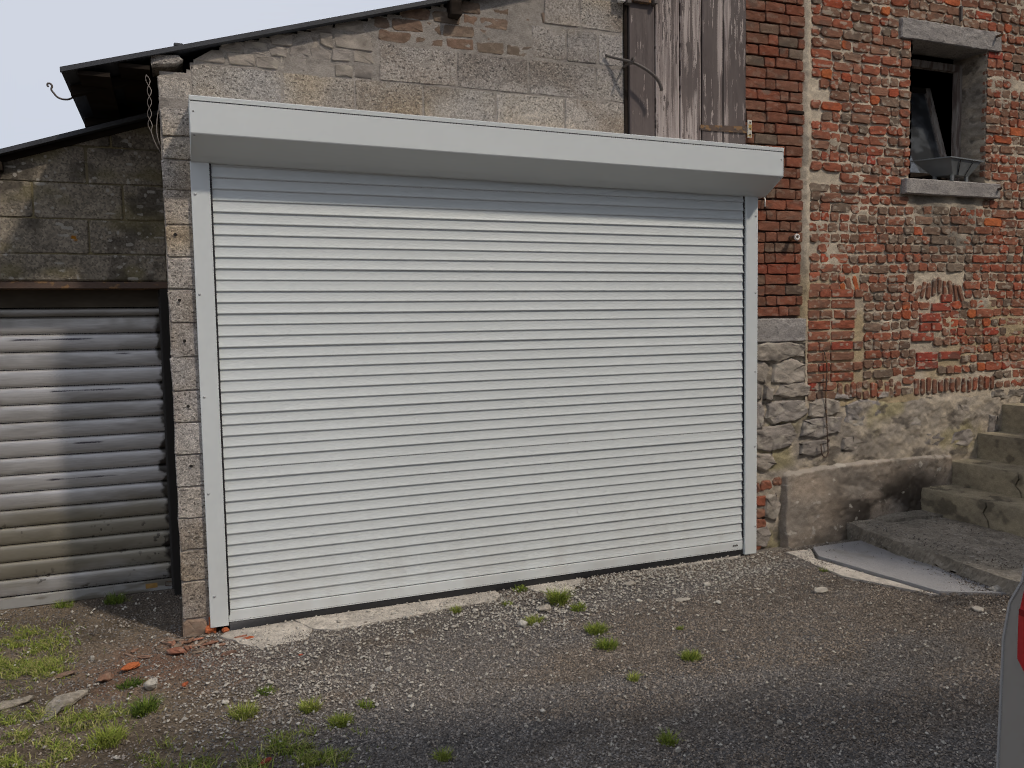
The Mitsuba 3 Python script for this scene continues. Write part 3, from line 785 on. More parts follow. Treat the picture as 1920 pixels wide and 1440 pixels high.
add('top_panel', box(-4.3, -.335, YS - .02, YS + .01, 2.098, 2.30), 'dark_panel', osh)
ob = add('bottom_bar', box(-4.3, -.325, YS - .016, YS + .016, -.004, .075, .004), 'dusty_bar', osh)
add('sticker', box(-.525, -.445, YS - .0175, YS - .0162, .022, .058), 'orange_sticker', ob)
an = np.array([(-.39, .028), (-.345, .028), (-.345, .058), (-.39, .058), (-.39, .028)])
add('latch_loop', tube(np.column_stack([an[:, 0], np.full(5, YS - .02), an[:, 1]]), .003, 6), 'rusty_iron', ob)
add('guide_rail', box(-.345, -.30, YS - .03, YS + .06, -.02, 2.25, .002), 'dark_metal', osh)
add('shutter_backing', box(-4.4, -.30, YS + .02, YS + .06, 0, 2.25), 'deep_dark', osh)

# gutter bracket and loose wires
gb = thing('gutter_bracket', 'curled iron gutter bracket sticking out under the upper roof eave', 'gutter bracket')
P = smooth_path([(-.905, .45, 3.450), (-.912, .45, 3.457), (-.908, .45, 3.470), (-.893, .45, 3.468), (-.886, .45, 3.452), (-.892, .45, 3.436), (-.882, .45, 3.418), (-.865, .45, 3.395), (-.83, .45, 3.380), (-.785, .45, 3.388), (-.752, .45, 3.425), (-.742, .45, 3.485)], 40)
add('hook', tube(P, .006, 8), 'bare_iron', gb, smooth=True)
wr = thing('loose_wire', 'twisted loose wires hanging beside the top of the corner pier', 'wire')
t = np.linspace(0, 1, 30)
base = smooth_path([(-.335, .03, 3.46), (-.325, .02, 3.30), (-.325, .03, 3.14), (-.30, .03, 3.05), (-.255, .05, 2.98), (-.225, .06, 2.95)], 30)
for s in (0, 1):
    w_ = base + np.column_stack([.012 * np.sin(t * 26 + s * math.pi), .006 * np.cos(t * 26 + s * math.pi), 0 * t]) * (t < .62)[:, None]
    add('strand', tube(w_, .0022, 5), 'wire_steel', wr, smooth=True)
add('strand', tube(smooth_path([(-.27, .03, 3.30), (-.287, .02, 3.2), (-.29, .02, 3.1), (-.27, .03, 3.03), (-.24, .05, 2.97)], 16), .0026, 5), 'wire_steel', wr, smooth=True)
wr = thing('loose_wire', 'thin wire curling out below the lower left roof edge', 'wire')
add('strand', tube(smooth_path([(-.88, .86, 3.16), (-.84, .84, 3.12), (-.80, .85, 3.085), (-.74, .87, 3.075), (-.70, .88, 3.09)], 16), .0022, 5), 'wire_steel', wr, smooth=True)

# ------------------------------------------------------------------ brick house on the right
house = thing('brick_house', 'old patched red brick house with small window on the right', 'house')
OX0, OX1, OZ0, OZ1 = 5.845, 6.770, 3.146, 4.345
HX0, HX1, HZ1 = 4.062, 8.4, 5.6
RUB_TOP = 1.21


def house_y(x, z):
    pil = 1 / (1 + np.exp((x - 4.66) / .012))                 # the pilaster's joints lie deep, those of the wall are flush
    strip = np.exp(-((x - 4.705 - .06 * n2(x, z, 5, 30)) / .030) ** 2)
    smear = np.clip((n2(x, z, 3.2, 21) - .02) * 5, 0, 1) * (1 - pil)
    d = .024 * pil + .0115 * (1 - pil) - .018 * strip * (1 + 1.2 * n2(x, z, 14, 31)) - .015 * smear
    return YW + d + .014 * n2(x, z, 26, 22, 3) + .010 * n2(x, z, 8, 23, 3)


def house_keep(x, z):
    return ~((x > OX0) & (x < OX1) & (z > OZ0) & (z < OZ1)) & ~((x < 4.70) & (z < 1.73)) & (z > 1.16)


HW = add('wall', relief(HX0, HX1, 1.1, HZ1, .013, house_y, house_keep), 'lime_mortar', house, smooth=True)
BR_V = (.30, .70)
bricks = []                                       # (mesh, uv) of all the bricks, ranked by size below


def put_brick(poly, yf, u, v, inset=.008, jit=.0025, bulge=.001):
    bricks.append((pillow(poly, YW + .045, yf, inset, jit, bulge), (float(np.clip(u, 0, 1)), float(np.clip(v, 0, 1)))))


def tone_main(x, z):
    """palette place and brightness of a brick of the main wall"""
    r = rng.random()
    if r < .08: u = rng.uniform(.80, 1.0)
    elif r < .50: u = rng.uniform(.42, .66)
    elif r < .82: u = rng.uniform(.22, .44)
    else: u = rng.uniform(.0, .2)
    soot = math.exp(-((x - 6.25) / .45) ** 2 - ((z - 2.72) / .26) ** 2)
    if rng.random() < soot * 1.1:
        u = rng.uniform(0, .16)
    if z > 4.45 and x > 5.4 and rng.random() < .55:
        u = rng.uniform(.1, .3)
    if z < 1.95 and 5.3 < x < 6.0 and rng.random() < .5:
        u = rng.uniform(.05, .25)
    return u, rng.uniform(.35, .72)


PATCH_RED = [(6.26, 6.39, 2.06, 2.13, .72), (6.14, 6.39, 1.98, 2.05, .74), (6.0, 6.26, 1.885, 1.96, .74), (6.0, 6.13, 1.80, 1.872, .73), (6.145, 6.27, 1.80, 1.872, .72), (5.91, 6.17, 1.71, 1.782, .70), (5.97, 6.22, 1.53, 1.605, .78), (6.25, 6.51, 1.535, 1.605, .74), (5.97, 6.23, 1.455, 1.522, .75)]
ARCH = []
for k, (x, a) in enumerate(zip(np.linspace(5.97, 6.50, 9), np.radians([28, 18, 8, 4, -2, -3, -6, -14, -24]))):
    ARCH.append((x, 2.205 + .015 * math.sin(k * 2.3) - .06 * abs(k - 4) / 4, .042 * rng.uniform(.8, 1.15), .155 * rng.uniform(.85, 1.1), a))
ARCH += [(5.17, 2.20, .055, .14, -.25), (5.245, 2.215, .05, .15, -.28)]
SOLD = [(5.085, .055), (5.175, .05), (5.235, .052), (5.30, .06)] + [(x, rng.uniform(.045, .062)) for x in np.arange(5.98, 7.0, .074)] + [(5.47, .07), (5.62, .06), (5.75, .08)]
blocked = [(OX0 - .003, OX1 + .003, OZ0 - .2, OZ1 + .2), (5.695, 6.93, 4.335, 4.53), (5.74, 6.93, 3.0, 3.15), (4.60, 5.355, 1.36, 2.20), (5.13, 5.30, 2.11, 2.30), (5.93, 6.55, 2.10, 2.31)] + [(a - .012, b + .012, c - .02, d + .02) for a, b, c, d, _ in PATCH_RED]
blocked += [(x - w / 2 - .012, x + w / 2 + .012, 1.215, 1.37) for x, w in SOLD]


def spans(zc, x0, x1):
    out = [(x0, x1)]
    for a, b, c, d in blocked:
        if c < zc < d:
            nxt = []
            for p, q in out:
                if b <= p or a >= q:
                    nxt.append((p, q)); continue
                if a - p > .03: nxt.append((p, a))
                if q - b > .03: nxt.append((b, q))
            out = nxt
    return out


# main wall courses
PITCH = .0845
nc = int((HZ1 - 1.235) / PITCH)
for c in range(nc):
    z0 = 1.235 + c * PITCH
    for sx0, sx1 in spans(z0 + PITCH * .45, 4.745, 8.2):
        x = sx0 + rng.uniform(-.02, .0)
        hb = .38 if (z0 > 3.0) else .16
        while x < sx1 - .02:
            L = rng.uniform(.205, .235) if rng.random() < hb else rng.uniform(.092, .122)
            if sx1 - (x + L) < .045: L = sx1 - x
            xc, zc = x + L / 2, z0 + .035
            wave = .010 * math.sin(xc * 1.9 + 1) + .007 * math.sin(xc * 4.3 + c)
            h = rng.uniform(.066, .075)
            u, v = tone_main(xc, zc)
            edge = abs(xc - 4.83) < .12 and 2.2 < z0
            if not (edge and rng.random() < .15):
                put_brick(brick_poly(x + .0045, x + L - .0045, z0 + wave, z0 + wave + h, .0065, .016), YW + rng.uniform(-.008, .002), u, v, .0045, .0025, .0005)
            x += L
# pilaster of darker bricks with open joints
z = 1.955
c = 0
while z < HZ1 - .1:
    h = .076
    x = 4.075 - (.0 if c % 2 else .09) - rng.uniform(0, .03)
    k = c
    while x < 4.66:
        L = (.215 if (k % 2) else .105) * rng.uniform(.93, 1.06) if rng.random() < .75 else rng.uniform(.19, .24)
        x1 = min(x + L, 4.655 + rng.uniform(-.015, .02))
        if 4.655 - x1 < .05: x1 = 4.655 + rng.uniform(-.015, .02)
        xa = max(x, 4.066)
        if x1 - xa > .03:
            r = rng.random()
            u = rng.uniform(.28, .45) if r < .55 else (rng.uniform(.42, .58) if r < .88 else rng.uniform(.02, .2))
            if 2.30 < z < 2.36: u = .66
            put_brick(brick_poly(xa + .003, x1 - .003, z + .004 * math.sin(xa * 6), z + h + .004 * math.sin(xa * 6), .004, .008), YW + rng.uniform(-.006, .004), u, rng.uniform(.15, .42), .005, .0025)
        x = x1; k += 1
    z += .0875; c += 1
# the stretcher patch beside the grey stone
for r in range(9):
    z0 = 1.385 + .0905 * r
    x = 4.722 + (.0 if r % 2 else .0)
    cuts = [.13, .13, .25, .13] if r in (1, 3, 8) else ([.255, .27] if r in (0, 2, 4, 5, 7) else [.12, .12, .12, .13])
    for L in cuts:
        if r == 6 and L < .13: L = .14
        x1 = min(x + L, 5.345)
        t = rng.choice([.35, .5, .62, .72]) if r in (0, 3, 5, 8, 1) else rng.uniform(.25, .5)
        put_brick(brick_poly(x, x1 - .012, z0, z0 + .070, .0035, .006), YW - .006, t, rng.uniform(.42, .6), .006, .002)
        x = x1
for x0, x1, z0, z1, t in PATCH_RED:
    put_brick(brick_poly(x0, x1, z0, z1, .002, .004), YW - .007, t, .60, .005, .0012)
for x, z, w, h, a in ARCH:
    p = brick_poly(-w / 2, w / 2, -h / 2, h / 2, .006, .012)
    ca, sa = math.cos(a), math.sin(a)
    p = np.column_stack([x + p[:, 0] * ca + p[:, 1] * sa, z - p[:, 0] * sa + p[:, 1] * ca])
    put_brick(p, YW - .004, .95 if abs(x - 5.245) < .01 else rng.uniform(.22, .42), .55, .010, .003)
for x, w in SOLD:
    put_brick(brick_poly(x - w / 2 + .002, x + w / 2 - .002, 1.225 + rng.uniform(-.01, .01), 1.36 + rng.uniform(-.01, .012), .006, .012), YW - .004, rng.uniform(.22, .58), rng.uniform(.4, .62), .010, .003)
# a few bricks low down by the shutter rail
for x0, x1, z0, z1, t in ((4.25, 4.36, .50, .585, .5), (4.20, 4.24, .49, .56, .3), (4.37, 4.46, .53, .60, .3), (4.19, 4.30, .37, .455, .6), (4.19, 4.34, .27, .345, .3), (4.19, 4.31, .19, .255, .45), (4.19, 4.27, .0, .075, .5)):
    put_brick(brick_poly(x0, x1, z0, z1, .008, .018), YW - .002, t, .5, .012, .004)

size = []
for (v, f), uv in bricks:
    px, dep = project(v); w_ = np.ptp(px[:, 0]) * np.ptp(px[:, 1]); c_ = px.mean(0)
    size.append(w_ if (0 < c_[0] < 1024 and 0 < c_[1] < 768) else w_ * 1e-3)
order = np.argsort(-np.array(size))
for i in order[:300]:
    add('brick', bricks[i][0], 'brick_clay', HW, uv=bricks[i][1])
rest = [(bricks[i][0][0], bricks[i][0][1], np.tile(bricks[i][1], (len(bricks[i][0][0]), 1))) for i in order[300:]]
m, uv = cat_(rest)
add('small_brick', m, 'brick_clay', HW, uv=uv, kind='stuff')

# the window: lintel, sill, reveals, frame, tilted sash, hooks
add('lintel', rough(box(5.703, 6.925, YW - .022, YW + .30, 4.345, 4.520, .008), .03, .006, 22, 2), 'grey_stone', house)
add('sill', rough(box(5.750, 6.922, YW - .050, YW + .33, 3.012, 3.146, .008), .03, .005, 22, 5), 'grey_stone', house)
RV = add('reveal', relief(0, .42, OZ0, OZ1, .02, lambda x, z: 0 * x), 'old_render', house) if False else None
def reveal_mesh(x, s):
    ys = np.linspace(YW - .004, .44, 24); zs = np.linspace(OZ0 - .02, OZ1 + .02, 60)
    Y, Z = np.meshgrid(ys, zs)
    nn = n2(Y.ravel() * 1.0 + (5 if s > 0 else 0), Z.ravel(), 9, 44)
    v = np.column_stack([x + s * (.018 * nn + .015 * (np.sin(Z.ravel() / .0845 * 2 * math.pi) > .75) * (Y.ravel() < .24)), Y.ravel(), Z.ravel()])
    a = (np.arange(59)[:, None] * 24 + np.arange(23)[None]).ravel()
    f = np.vstack([np.column_stack([a, a + 1, a + 25]), np.column_stack([a, a + 25, a + 24])])
    return (v, f) if s < 0 else (v, f[:, ::-1])
add('reveal', reveal_mesh(OX0 + .004, -1), 'rubble_mortar', house, smooth=True)
add('reveal', reveal_mesh(OX1 - .004, 1), 'rubble_mortar', house, smooth=True)
WN = add('window', box(6.705, 6.765, .335, .395, OZ0, 4.29, .004), 'frame_wood', house)
add('frame_head', box(OX0, 6.704, .335, .395, 4.225, 4.29, .004), 'frame_wood', WN)
add('frame_left', box(OX0, OX0 + .055, .335, .395, OZ0, 4.224, .004), 'frame_wood', WN)
add('frame_foot', box(OX0 + .056, 6.704, .335, .395, OZ0 + .002, OZ0 + .05, .004), 'dark_timber', WN)
# the sash leans inwards at the top
def lean_in(m):
    v = np.array(m[0], float); t = math.atan2(.245, .83)
    z, y = v[:, 2] - 3.21, v[:, 1]
    return np.column_stack([v[:, 0], .36 + y * math.cos(t) + z * math.sin(t), 3.21 + z * math.cos(t) - y * math.sin(t)]), m[1]
SA = add('sash_stile', lean_in(box(6.615, 6.675, -.02, .02, 3.215, 4.18, .004)), 'frame_wood', WN, label='dark weathered stile of the tilted sash')
add('sash_stile', lean_in(box(5.91, 5.97, -.02, .02, 3.215, 4.18, .004)), 'frame_wood', WN)
add('sash_rail', lean_in(box(5.971, 6.614, -.018, .018, 4.125, 4.178, .004)), 'dark_timber', WN)
add('sash_rail', lean_in(box(5.971, 6.614, -.018, .018, 3.215, 3.27, .004)), 'dark_timber', WN)
add('pane', lean_in((np.array([(5.965, 0, 3.26), (6.62, 0, 3.26), (6.62, 0, 4.13), (5.965, 0, 4.13)]), np.array([(0, 1, 2), (0, 2, 3)]))), 'pane_glass', WN)
for x, z in ((6.845, 4.475), (6.885, 3.095)):
    add('shutter_pin', tube([(x, YW + .02, z), (x, YW - .075, z), (x + .004, YW - .085, z + .012)], .012, 8), 'rusty_iron', house, smooth=True)
add('wall_tie', box(6.405, 6.425, YW - .02, YW + .02, 4.57, 4.70, .003), 'bare_iron', house)
add('wall_slot', box(4.50, 4.66, YW - .012, YW + .03, 3.615, 3.64, .002), 'dark_timber', house)
# the shell behind the wall keeps the room dark
add('shell', (np.array([(4.07, .45, 0), (8.4, .45, 0), (8.4, 6, 0), (4.07, 6, 0), (4.07, .45, 5.6), (8.4, .45, 5.6), (8.4, 6, 5.6), (4.07, 6, 5.6), (8.4, YW, 0), (8.4, YW, 5.6), (4.07, YW, 5.6), (4.07, YW, 0)]),
              np.array([(3, 2, 6), (3, 6, 7), (0, 3, 7), (0, 7, 4), (8, 2, 6), (8, 6, 9), (10, 9, 6), (10, 6, 7), (0, 1, 2), (0, 2, 3)])), 'deep_dark', house)
add('roof', extr([(-.2, 5.55), (3.1, 7.9), (6.4, 5.55), (6.4, 5.62), (3.1, 7.98), (-.2, 5.62)], 'x', 3.9, 8.6), 'tile_roof', house)

# grey dressed stone, rubble base, rendered plinth
add('quoin_stone', rough(pillow(np.array([(4.12, 1.742), (4.40, 1.736), (4.70, 1.745), (4.702, 1.93), (4.45, 1.938), (4.12, 1.935)]), YW + .1, YW - .012, .012, .004), .03, .008, 12, 6), 'grey_stone', house)


def rub_y(x, z):
    right = np.clip((x - 5.0) / .3, 0, 1)
    return YW + .014 - .030 * right * (.6 + n2(x, z, 2.2, 51)) + .050 * n2(x, z, 6, 52) * (.55 + .5 * right) + .022 * n2(x, z, 22, 53, 3) + .03 * np.clip((z - 1.15) / .08, 0, 1) * right


RB = add('rubble_base', relief(4.10, 7.9, -.02, 1.76, .013, rub_y, lambda x, z: ((x < 4.72) | (z < 1.24 + .05 * n2(x, z, 5, 54))) & ~((x > 4.6) & (x < 6.2) & (z < .55))), 'rubble_mortar', house, smooth=True)
ST = [  # outlines of the stones, in the wall's plane
    [(4.14, 1.60), (4.40, 1.57), (4.56, 1.62), (4.69, 1.61), (4.70, 1.70), (4.50, 1.735), (4.20, 1.725)],
    [(4.13, 1.44), (4.30, 1.40), (4.33, 1.52), (4.28, 1.59), (4.13, 1.59)], [(4.36, 1.41), (4.50, 1.38), (4.69, 1.40), (4.70, 1.55), (4.55, 1.60), (4.38, 1.55)],
    [(4.12, 1.275), (4.24, 1.27), (4.26, 1.37), (4.20, 1.42), (4.12, 1.42)], [(4.275, 1.26), (4.36, 1.255), (4.38, 1.34), (4.29, 1.38)], [(4.39, 1.30), (4.60, 1.27), (4.74, 1.29), (4.76, 1.35), (4.68, 1.385), (4.45, 1.38)],
    [(4.12, 1.03), (4.26, 1.02), (4.29, 1.16), (4.26, 1.24), (4.12, 1.25)], [(4.30, 1.10), (4.37, 1.055), (4.62, 1.075), (4.73, 1.14), (4.70, 1.235), (4.42, 1.245), (4.31, 1.22)], [(4.75, 1.10), (4.90, 1.08), (5.07, 1.12), (5.08, 1.215), (4.90, 1.25), (4.77, 1.21)],
    [(4.66, .93), (4.86, .90), (5.09, .95), (5.11, 1.06), (4.95, 1.09), (4.70, 1.06)], [(4.15, .86), (4.36, .82), (4.56, .86), (4.62, .95), (4.56, 1.04), (4.31, 1.03), (4.16, 1.0)], [(4.66, .78), (4.80, .74), (4.98, .80), (4.97, .88), (4.80, .89), (4.67, .87)],
    [(4.17, .70), (4.30, .67), (4.40, .72), (4.36, .80), (4.18, .82)], [(5.02, 1.235), (5.16, 1.225), (5.27, 1.24), (5.24, 1.275), (5.04, 1.275)], [(5.14, 1.02), (5.30, .96), (5.52, 1.0), (5.60, 1.10), (5.52, 1.20), (5.30, 1.215), (5.16, 1.17)],
    [(5.52, 1.225), (5.70, 1.215), (5.74, 1.26), (5.55, 1.265)], [(5.56, .79), (5.66, .77), (5.72, .85), (5.66, .91), (5.57, .90)], [(6.08, .76), (6.25, .74), (6.34, .81), (6.24, .88), (6.10, .85)], [(6.40, .74), (6.62, .70), (6.74, .80), (6.66, .88), (6.46, .86)],
    [(5.12, .78), (5.26, .75), (5.34, .84), (5.24, .90), (5.13, .88)], [(6.9, .78), (7.04, .80), (7.02, .98), (6.90, 1.0)], [(5.90, .95), (6.08, .93), (6.12, 1.05), (5.96, 1.10)], [(6.45, .98), (6.66, .96), (6.70, 1.08), (6.50, 1.10)],
    [(6.93, 1.155), (7.2, 1.14), (7.55, 1.15), (7.56, 1.215), (7.2, 1.22), (6.95, 1.21)], [(4.17, .04), (4.31, .02), (4.36, .12), (4.30, .20), (4.19, .19)], [(4.27, .27), (4.40, .22), (4.46, .36), (4.40, .46), (4.30, .44)]]
for k, o in enumerate(ST):
    q = sg.Polygon(o).buffer(.004)
    q = np.array(sg.polygon.orient(q.segmentize(.09)).exterior.coords)[:-1:2]
    q = q + rng.uniform(-.006, .006, q.shape)
    dark = .12 if k == 23 else rng.uniform(.35, .8)
    pr = .016 if k < 13 else .008
    m = rough(pillow(q, YW + .08, YW - rng.uniform(.0, pr) - (.004 if k > 12 else 0), .016, .004, .003, .02), .022, .014, 17, k)
    add('stone', m, 'rubble_stone', RB, smooth=True, uv=(rng.uniform(0, 1), dark))


def plinth_y(x, z):
    top = .650 + .05 * n2(x, z, 11, 66) + .045 * np.clip((x - 4.5) / .6, 0, 1) - .025 * np.clip((x - 5.7) / .7, 0, 1) + .03 * n2(x, z, 4, 61)
    left = 4.43 + .02 * z + .05 * n2(x, z, 4, 62)
    e = np.clip((top - z) / .05, 0, 1) * np.clip((x - left) / .05, 0, 1) * np.clip((6.44 - x) / .05, 0, 1)
    e = e * e * (3 - 2 * e)
    return YW + .05 - e * (.088 + .03 * np.clip((.5 - z), 0, 1)) + .036 * n2(x, z, 5, 63) + .016 * n2(x, z, 24, 64, 3) + .02 * np.clip(n2(x, z, 9, 65) - .12, 0, 1) * 4


add('rendered_plinth', relief(4.40, 6.48, -.03, .74, .012, plinth_y), 'old_render', house, smooth=True)

rd = thing('hanging_rod', 'thin rusty iron rod with a hooked end hanging down the stone base', 'iron rod')
add('rod', tube(smooth_path([(4.885, .07, 1.66), (4.90, .058, 1.60), (4.902, .052, 1.3), (4.915, .045, .95), (4.920, .04, .82), (4.900, .034, .745), (4.872, .034, .745), (4.845, .036, .80), (4.842, .04, .86)], 46), .0055, 7), 'rusty_iron', rd, smooth=True)
kb = thing('pipe_stub', 'short white pipe end poking out of the dark brick pilaster', 'pipe')
add('pipe', tube([(4.53, .09, 2.60), (4.53, .0, 2.60)], .020, 14), 'rusty_iron', kb, smooth=40)
add('collar', tube(np.column_stack([4.53 + .020 * np.cos(np.linspace(0, 2 * math.pi, 19)), np.full(19, -.004), 2.60 + .020 * np.sin(np.linspace(0, 2 * math.pi, 19))]), .009, 8), 'white_plastic', kb, smooth=True)
cl = thing('cable_end', 'short white cable end hanging under the right end of the shutter housing', 'cable')
add('cable', tube(smooth_path([(4.245, .085, 2.93), (4.25, .05, 2.90), (4.245, .045, 2.87), (4.25, .05, 2.845)], 12), .006, 6), 'white_plastic', cl, smooth=True)

# the metal trough on the window sill
tr = thing('metal_trough', 'dark grey flared metal trough standing on the window sill', 'trough')
top = np.array([(6.19, -.045), (6.665, .03), (6.56, .30), (6.03, .22)]); cen = top.mean(0)
bot = cen + (top - cen) * .52 + [.03, -.01]
v = np.vstack([np.column_stack([top, np.full(4, 3.335)]), np.column_stack([bot, np.full(4, 3.20)])])
side = np.array([(i, i + 4, (i + 1) % 4 + 4) for i in range(4)] + [(i, (i + 1) % 4 + 4, (i + 1) % 4) for i in range(4)] + [(4, 6, 5), (4, 7, 6)])
add('bowl', (v, side[:, ::-1] if False else side), 'trough_paint', tr)
scene['trough_two_sided'] = {'type': 'twosided', 'bsdf': scene['trough_paint']}
scene[tr + '__bowl']['bsdf'] = {'type': 'ref', 'id': 'trough_two_sided'}
o = sg.Polygon(cen + (top - cen) * 1.06); inn = sg.Polygon(cen + (top - cen) * .97)
add('rim', extr(o.difference(inn), 'z', 3.332, 3.342), 'trough_paint', tr)
for a_ in (0, 1, 2, 3):
    bx, by = bot[a_] + (cen - bot[a_]) * .12
    add('leg', box(bx - .016, bx + .016, by - .010, by + .010, 3.145, 3.215, .002), 'trough_paint', tr)
for s in (.30, .72):
    p0 = np.r_[top[0] + (top[1] - top[0]) * s, 3.325]; p1 = np.r_[bot[0] + (bot[1] - bot[0]) * s, 3.20]
    add('rib', tube([p0 + [0, -.004, 0], p1 + [0, -.004, 0]], .004, 6), 'dark_metal', tr)

# ------------------------------------------------------------------ steps, landing, slab
st = thing('stone_steps', 'worn cracked concrete steps climbing right along the brick house', 'steps')
SX = [6.012, 6.394, 6.76, 7.072, 7.42, 7.76, 8.1]; SZ = [.372, .585, .822, 1.080, 1.29, 1.50, 1.71]
CR = {0: (-.60, [.37, .33, .27, .21, .10]), 1: (-.60, [.585, .53, .47, .42, .36])}
for i, (x, z) in enumerate(zip(SX, SZ)):
    zlow = max(0, (SZ[i - 1] if i else .10) - .08)
    x1 = (SX[i + 1] + .25) if i + 1 < len(SX) else x + .6
    yl = .10 if i < 2 else YW + .0
    if i in CR:
        yc, zs = CR[i]
        jag = [yc + d for d in (.0, -.02, .012, -.035, -.07)]
        a1 = [(-2.1, zlow)] + [(jag[k] - .006, zs[k]) for k in range(4, -1, -1)][0:0]
        left = [(j + .007, zz) for j, zz in zip(jag, zs)]
        right = [(j - .007, zz) for j, zz in zip(jag, zs)]
        left[-1] = (left[-1][0], zlow); right[-1] = (right[-1][0], zlow)
        left[0] = (left[0][0], z); right[0] = (right[0][0], z)
        polys = [[(yl, z)] + left + [(yl, zlow)], [(-2.1, z), (-2.1, zlow)] + right[::-1]]
    else:
        polys = [[(yl, z), (-2.1, z), (-2.1, zlow), (yl, zlow)]]
    for k, pl in enumerate(polys):
        m = extr(sg.polygon.orient(sg.Polygon(pl)), 'x', x, x1)
        m = rough(m, .06, .0028, 14, i + 3 * k)
        m[0][:, 0] += .007 * np.clip((m[0][:, 2] - z + .03) / .03, 0, 1) * (m[0][:, 0] < x + .05)      # worn nosing
        add('step', m, 'step_concrete', st)
m = rough(extr([(5.14, .12), (5.13, -.10), (5.05, -.60), (5.06, -.95), (4.97, -1.60), (5.1, -2.0), (7.6, -2.0), (7.6, .12)], 'z', -.05, .150), .03, .016, 9, 2)
m[0][:, 2] -= .02 * np.clip((5.2 - m[0][:, 0]) / .2, 0, 1) * (m[0][:, 2] > .05)
ln = add('landing', m, 'landing_concrete', smooth=50)
tag(ln, 'thick rough concrete landing slab at the foot of the steps', 'slab')
m = rough(extr([(5.65, .06), (5.40, -.02), (5.42, -.12), (5.75, -.16), (6.02, -.20), (6.02, .06)], 'z', .14, .172), .05, .008, 9, 4)
tag(add('broken_slab', m, 'landing_concrete'), 'thin broken concrete piece in the corner below the lowest step', 'slab')
m = rough(extr([(4.615, -.13), (5.20, -.135), (5.06, -1.66), (4.60, -1.38), (4.47, -.36)], 'z', -.05, .030), .08, .003, 5, 3)
tag(add('stone_plate', m, 'smooth_slab'), 'smooth pale grey stone plate lying flat before the landing', 'stone slab')
m = rough(extr([(4.36, -.10), (4.60, -.12), (4.44, -.36), (4.58, -1.40), (4.50, -1.25), (4.30, -.80)], 'z', -.05, .012), .06, .006, 7, 3)
tag(add('cement_edging', m, 'pale_cement'), 'narrow broken strip of pale cement left of the smooth stone plate', 'edging')


def flat_patch(name, poly, z, seed):
    q = sg.Polygon(poly).segmentize(.06)
    p = np.array(q.exterior.coords)[:-1]
    p = p + .035 * np.column_stack([n2(p[:, 0], p[:, 1], 9, seed), n2(p[:, 0], p[:, 1], 9, seed + 1)]) * 2
    m = rough(extr(sg.Polygon(p).buffer(0), 'z', -.04, z), .06, .004, 8, seed)
    return add(name, m, 'pale_cement', kind='structure')


flat_patch('cement_pavement', [(.40, .02), (1.84, .02), (1.82, -.13), (1.74, -.20), (1.30, -.24), (.98, -.26), (.62, -.30), (.48, -.20)], .008, 70)
flat_patch('cement_pavement', [(2.05, .03), (2.52, .03), (2.50, -.06), (2.36, -.20), (2.20, -.24), (2.08, -.12)], .007, 72)
flat_patch('cement_pavement', [(.0, .02), (.40, -.0), (.50, -.20), (.44, -.34), (.17, -.42), (.05, -.28), (-.05, -.10)], .004, 74)
flat_patch('cement_pavement', [(3.0, .03), (3.98, .03), (3.95, -.04), (3.5, -.06), (3.1, -.03)], .005, 76)


# ------------------------------------------------------------------ loose stones, gravel, brick rubble
def chunk(r, flat=.6, sub=1, seed=0):
    m = trimesh.creation.icosphere(sub, 1.0)
    v = np.array(m.vertices)
    g = np.random.default_rng(seed)
    for _ in range(6):                              # knock flat faces off
        d = g.normal(size=3); d /= np.linalg.norm(d); lim = g.uniform(.45, .8)
        s = v @ d
        v = v - np.outer(np.clip(s - lim, 0, None), d)
    v *= [1, g.uniform(.6, .95), flat * g.uniform(.7, 1.1)]
    return v * r, np.array(m.faces)


def on_ground(m, x, y, rot, sink=.3):
    v = np.array(m[0]); c, s = math.cos(rot), math.sin(rot)
    v = v @ np.array([[c, s, 0], [-s, c, 0], [0, 0, 1]])
    h = v[:, 2].max() - v[:, 2].min()
    v[:, 2] += -v[:, 2].min() - sink * h + float(ground_z(np.array([x]), np.array([y]))[0])
    return v + [x, y, 0], m[1]


def in_free(x, y):
    import shapely
    hard = sg.Polygon([(4.60, -.13), (4.47, -.36), (4.60, -1.30), (5.0, -1.5), (5.0, -1.62), (5.1, -2.0), (7.6, -2.0), (7.6, .2), (5.1, .2), (5.1, -.13)])
    return ~((y > -.0) & (x > -.29)) & ~shapely.contains_xy(hard, x, y) & ~(y > 1.06)


def scatter(n, seed, dens):
    g = np.random.default_rng(seed); out = []
    while sum(map(len, out)) < n:
        x, y = g.uniform(-1.9, 5.0, 60000), g.uniform(-3.5, 1.06, 60000)
        px, dep = project(np.column_stack([x, y, 0 * x]))
        ok = in_free(x, y) & (px[:, 0] > -30) & (px[:, 0] < 1054) & (px[:, 1] < 810) & (g.random(60000) < dens(x, y))
        out.append(np.column_stack([x, y])[ok])
    return np.vstack(out)[:n]


def soil_np(x, y):
    e = x + .30 * y + .9 * (meshkit.fbm(np.column_stack([x * 1.3, y * 1.3, 0 * x + 3]), 4) - .5)
    return np.clip((.15 - e) / .7, 0, 1)


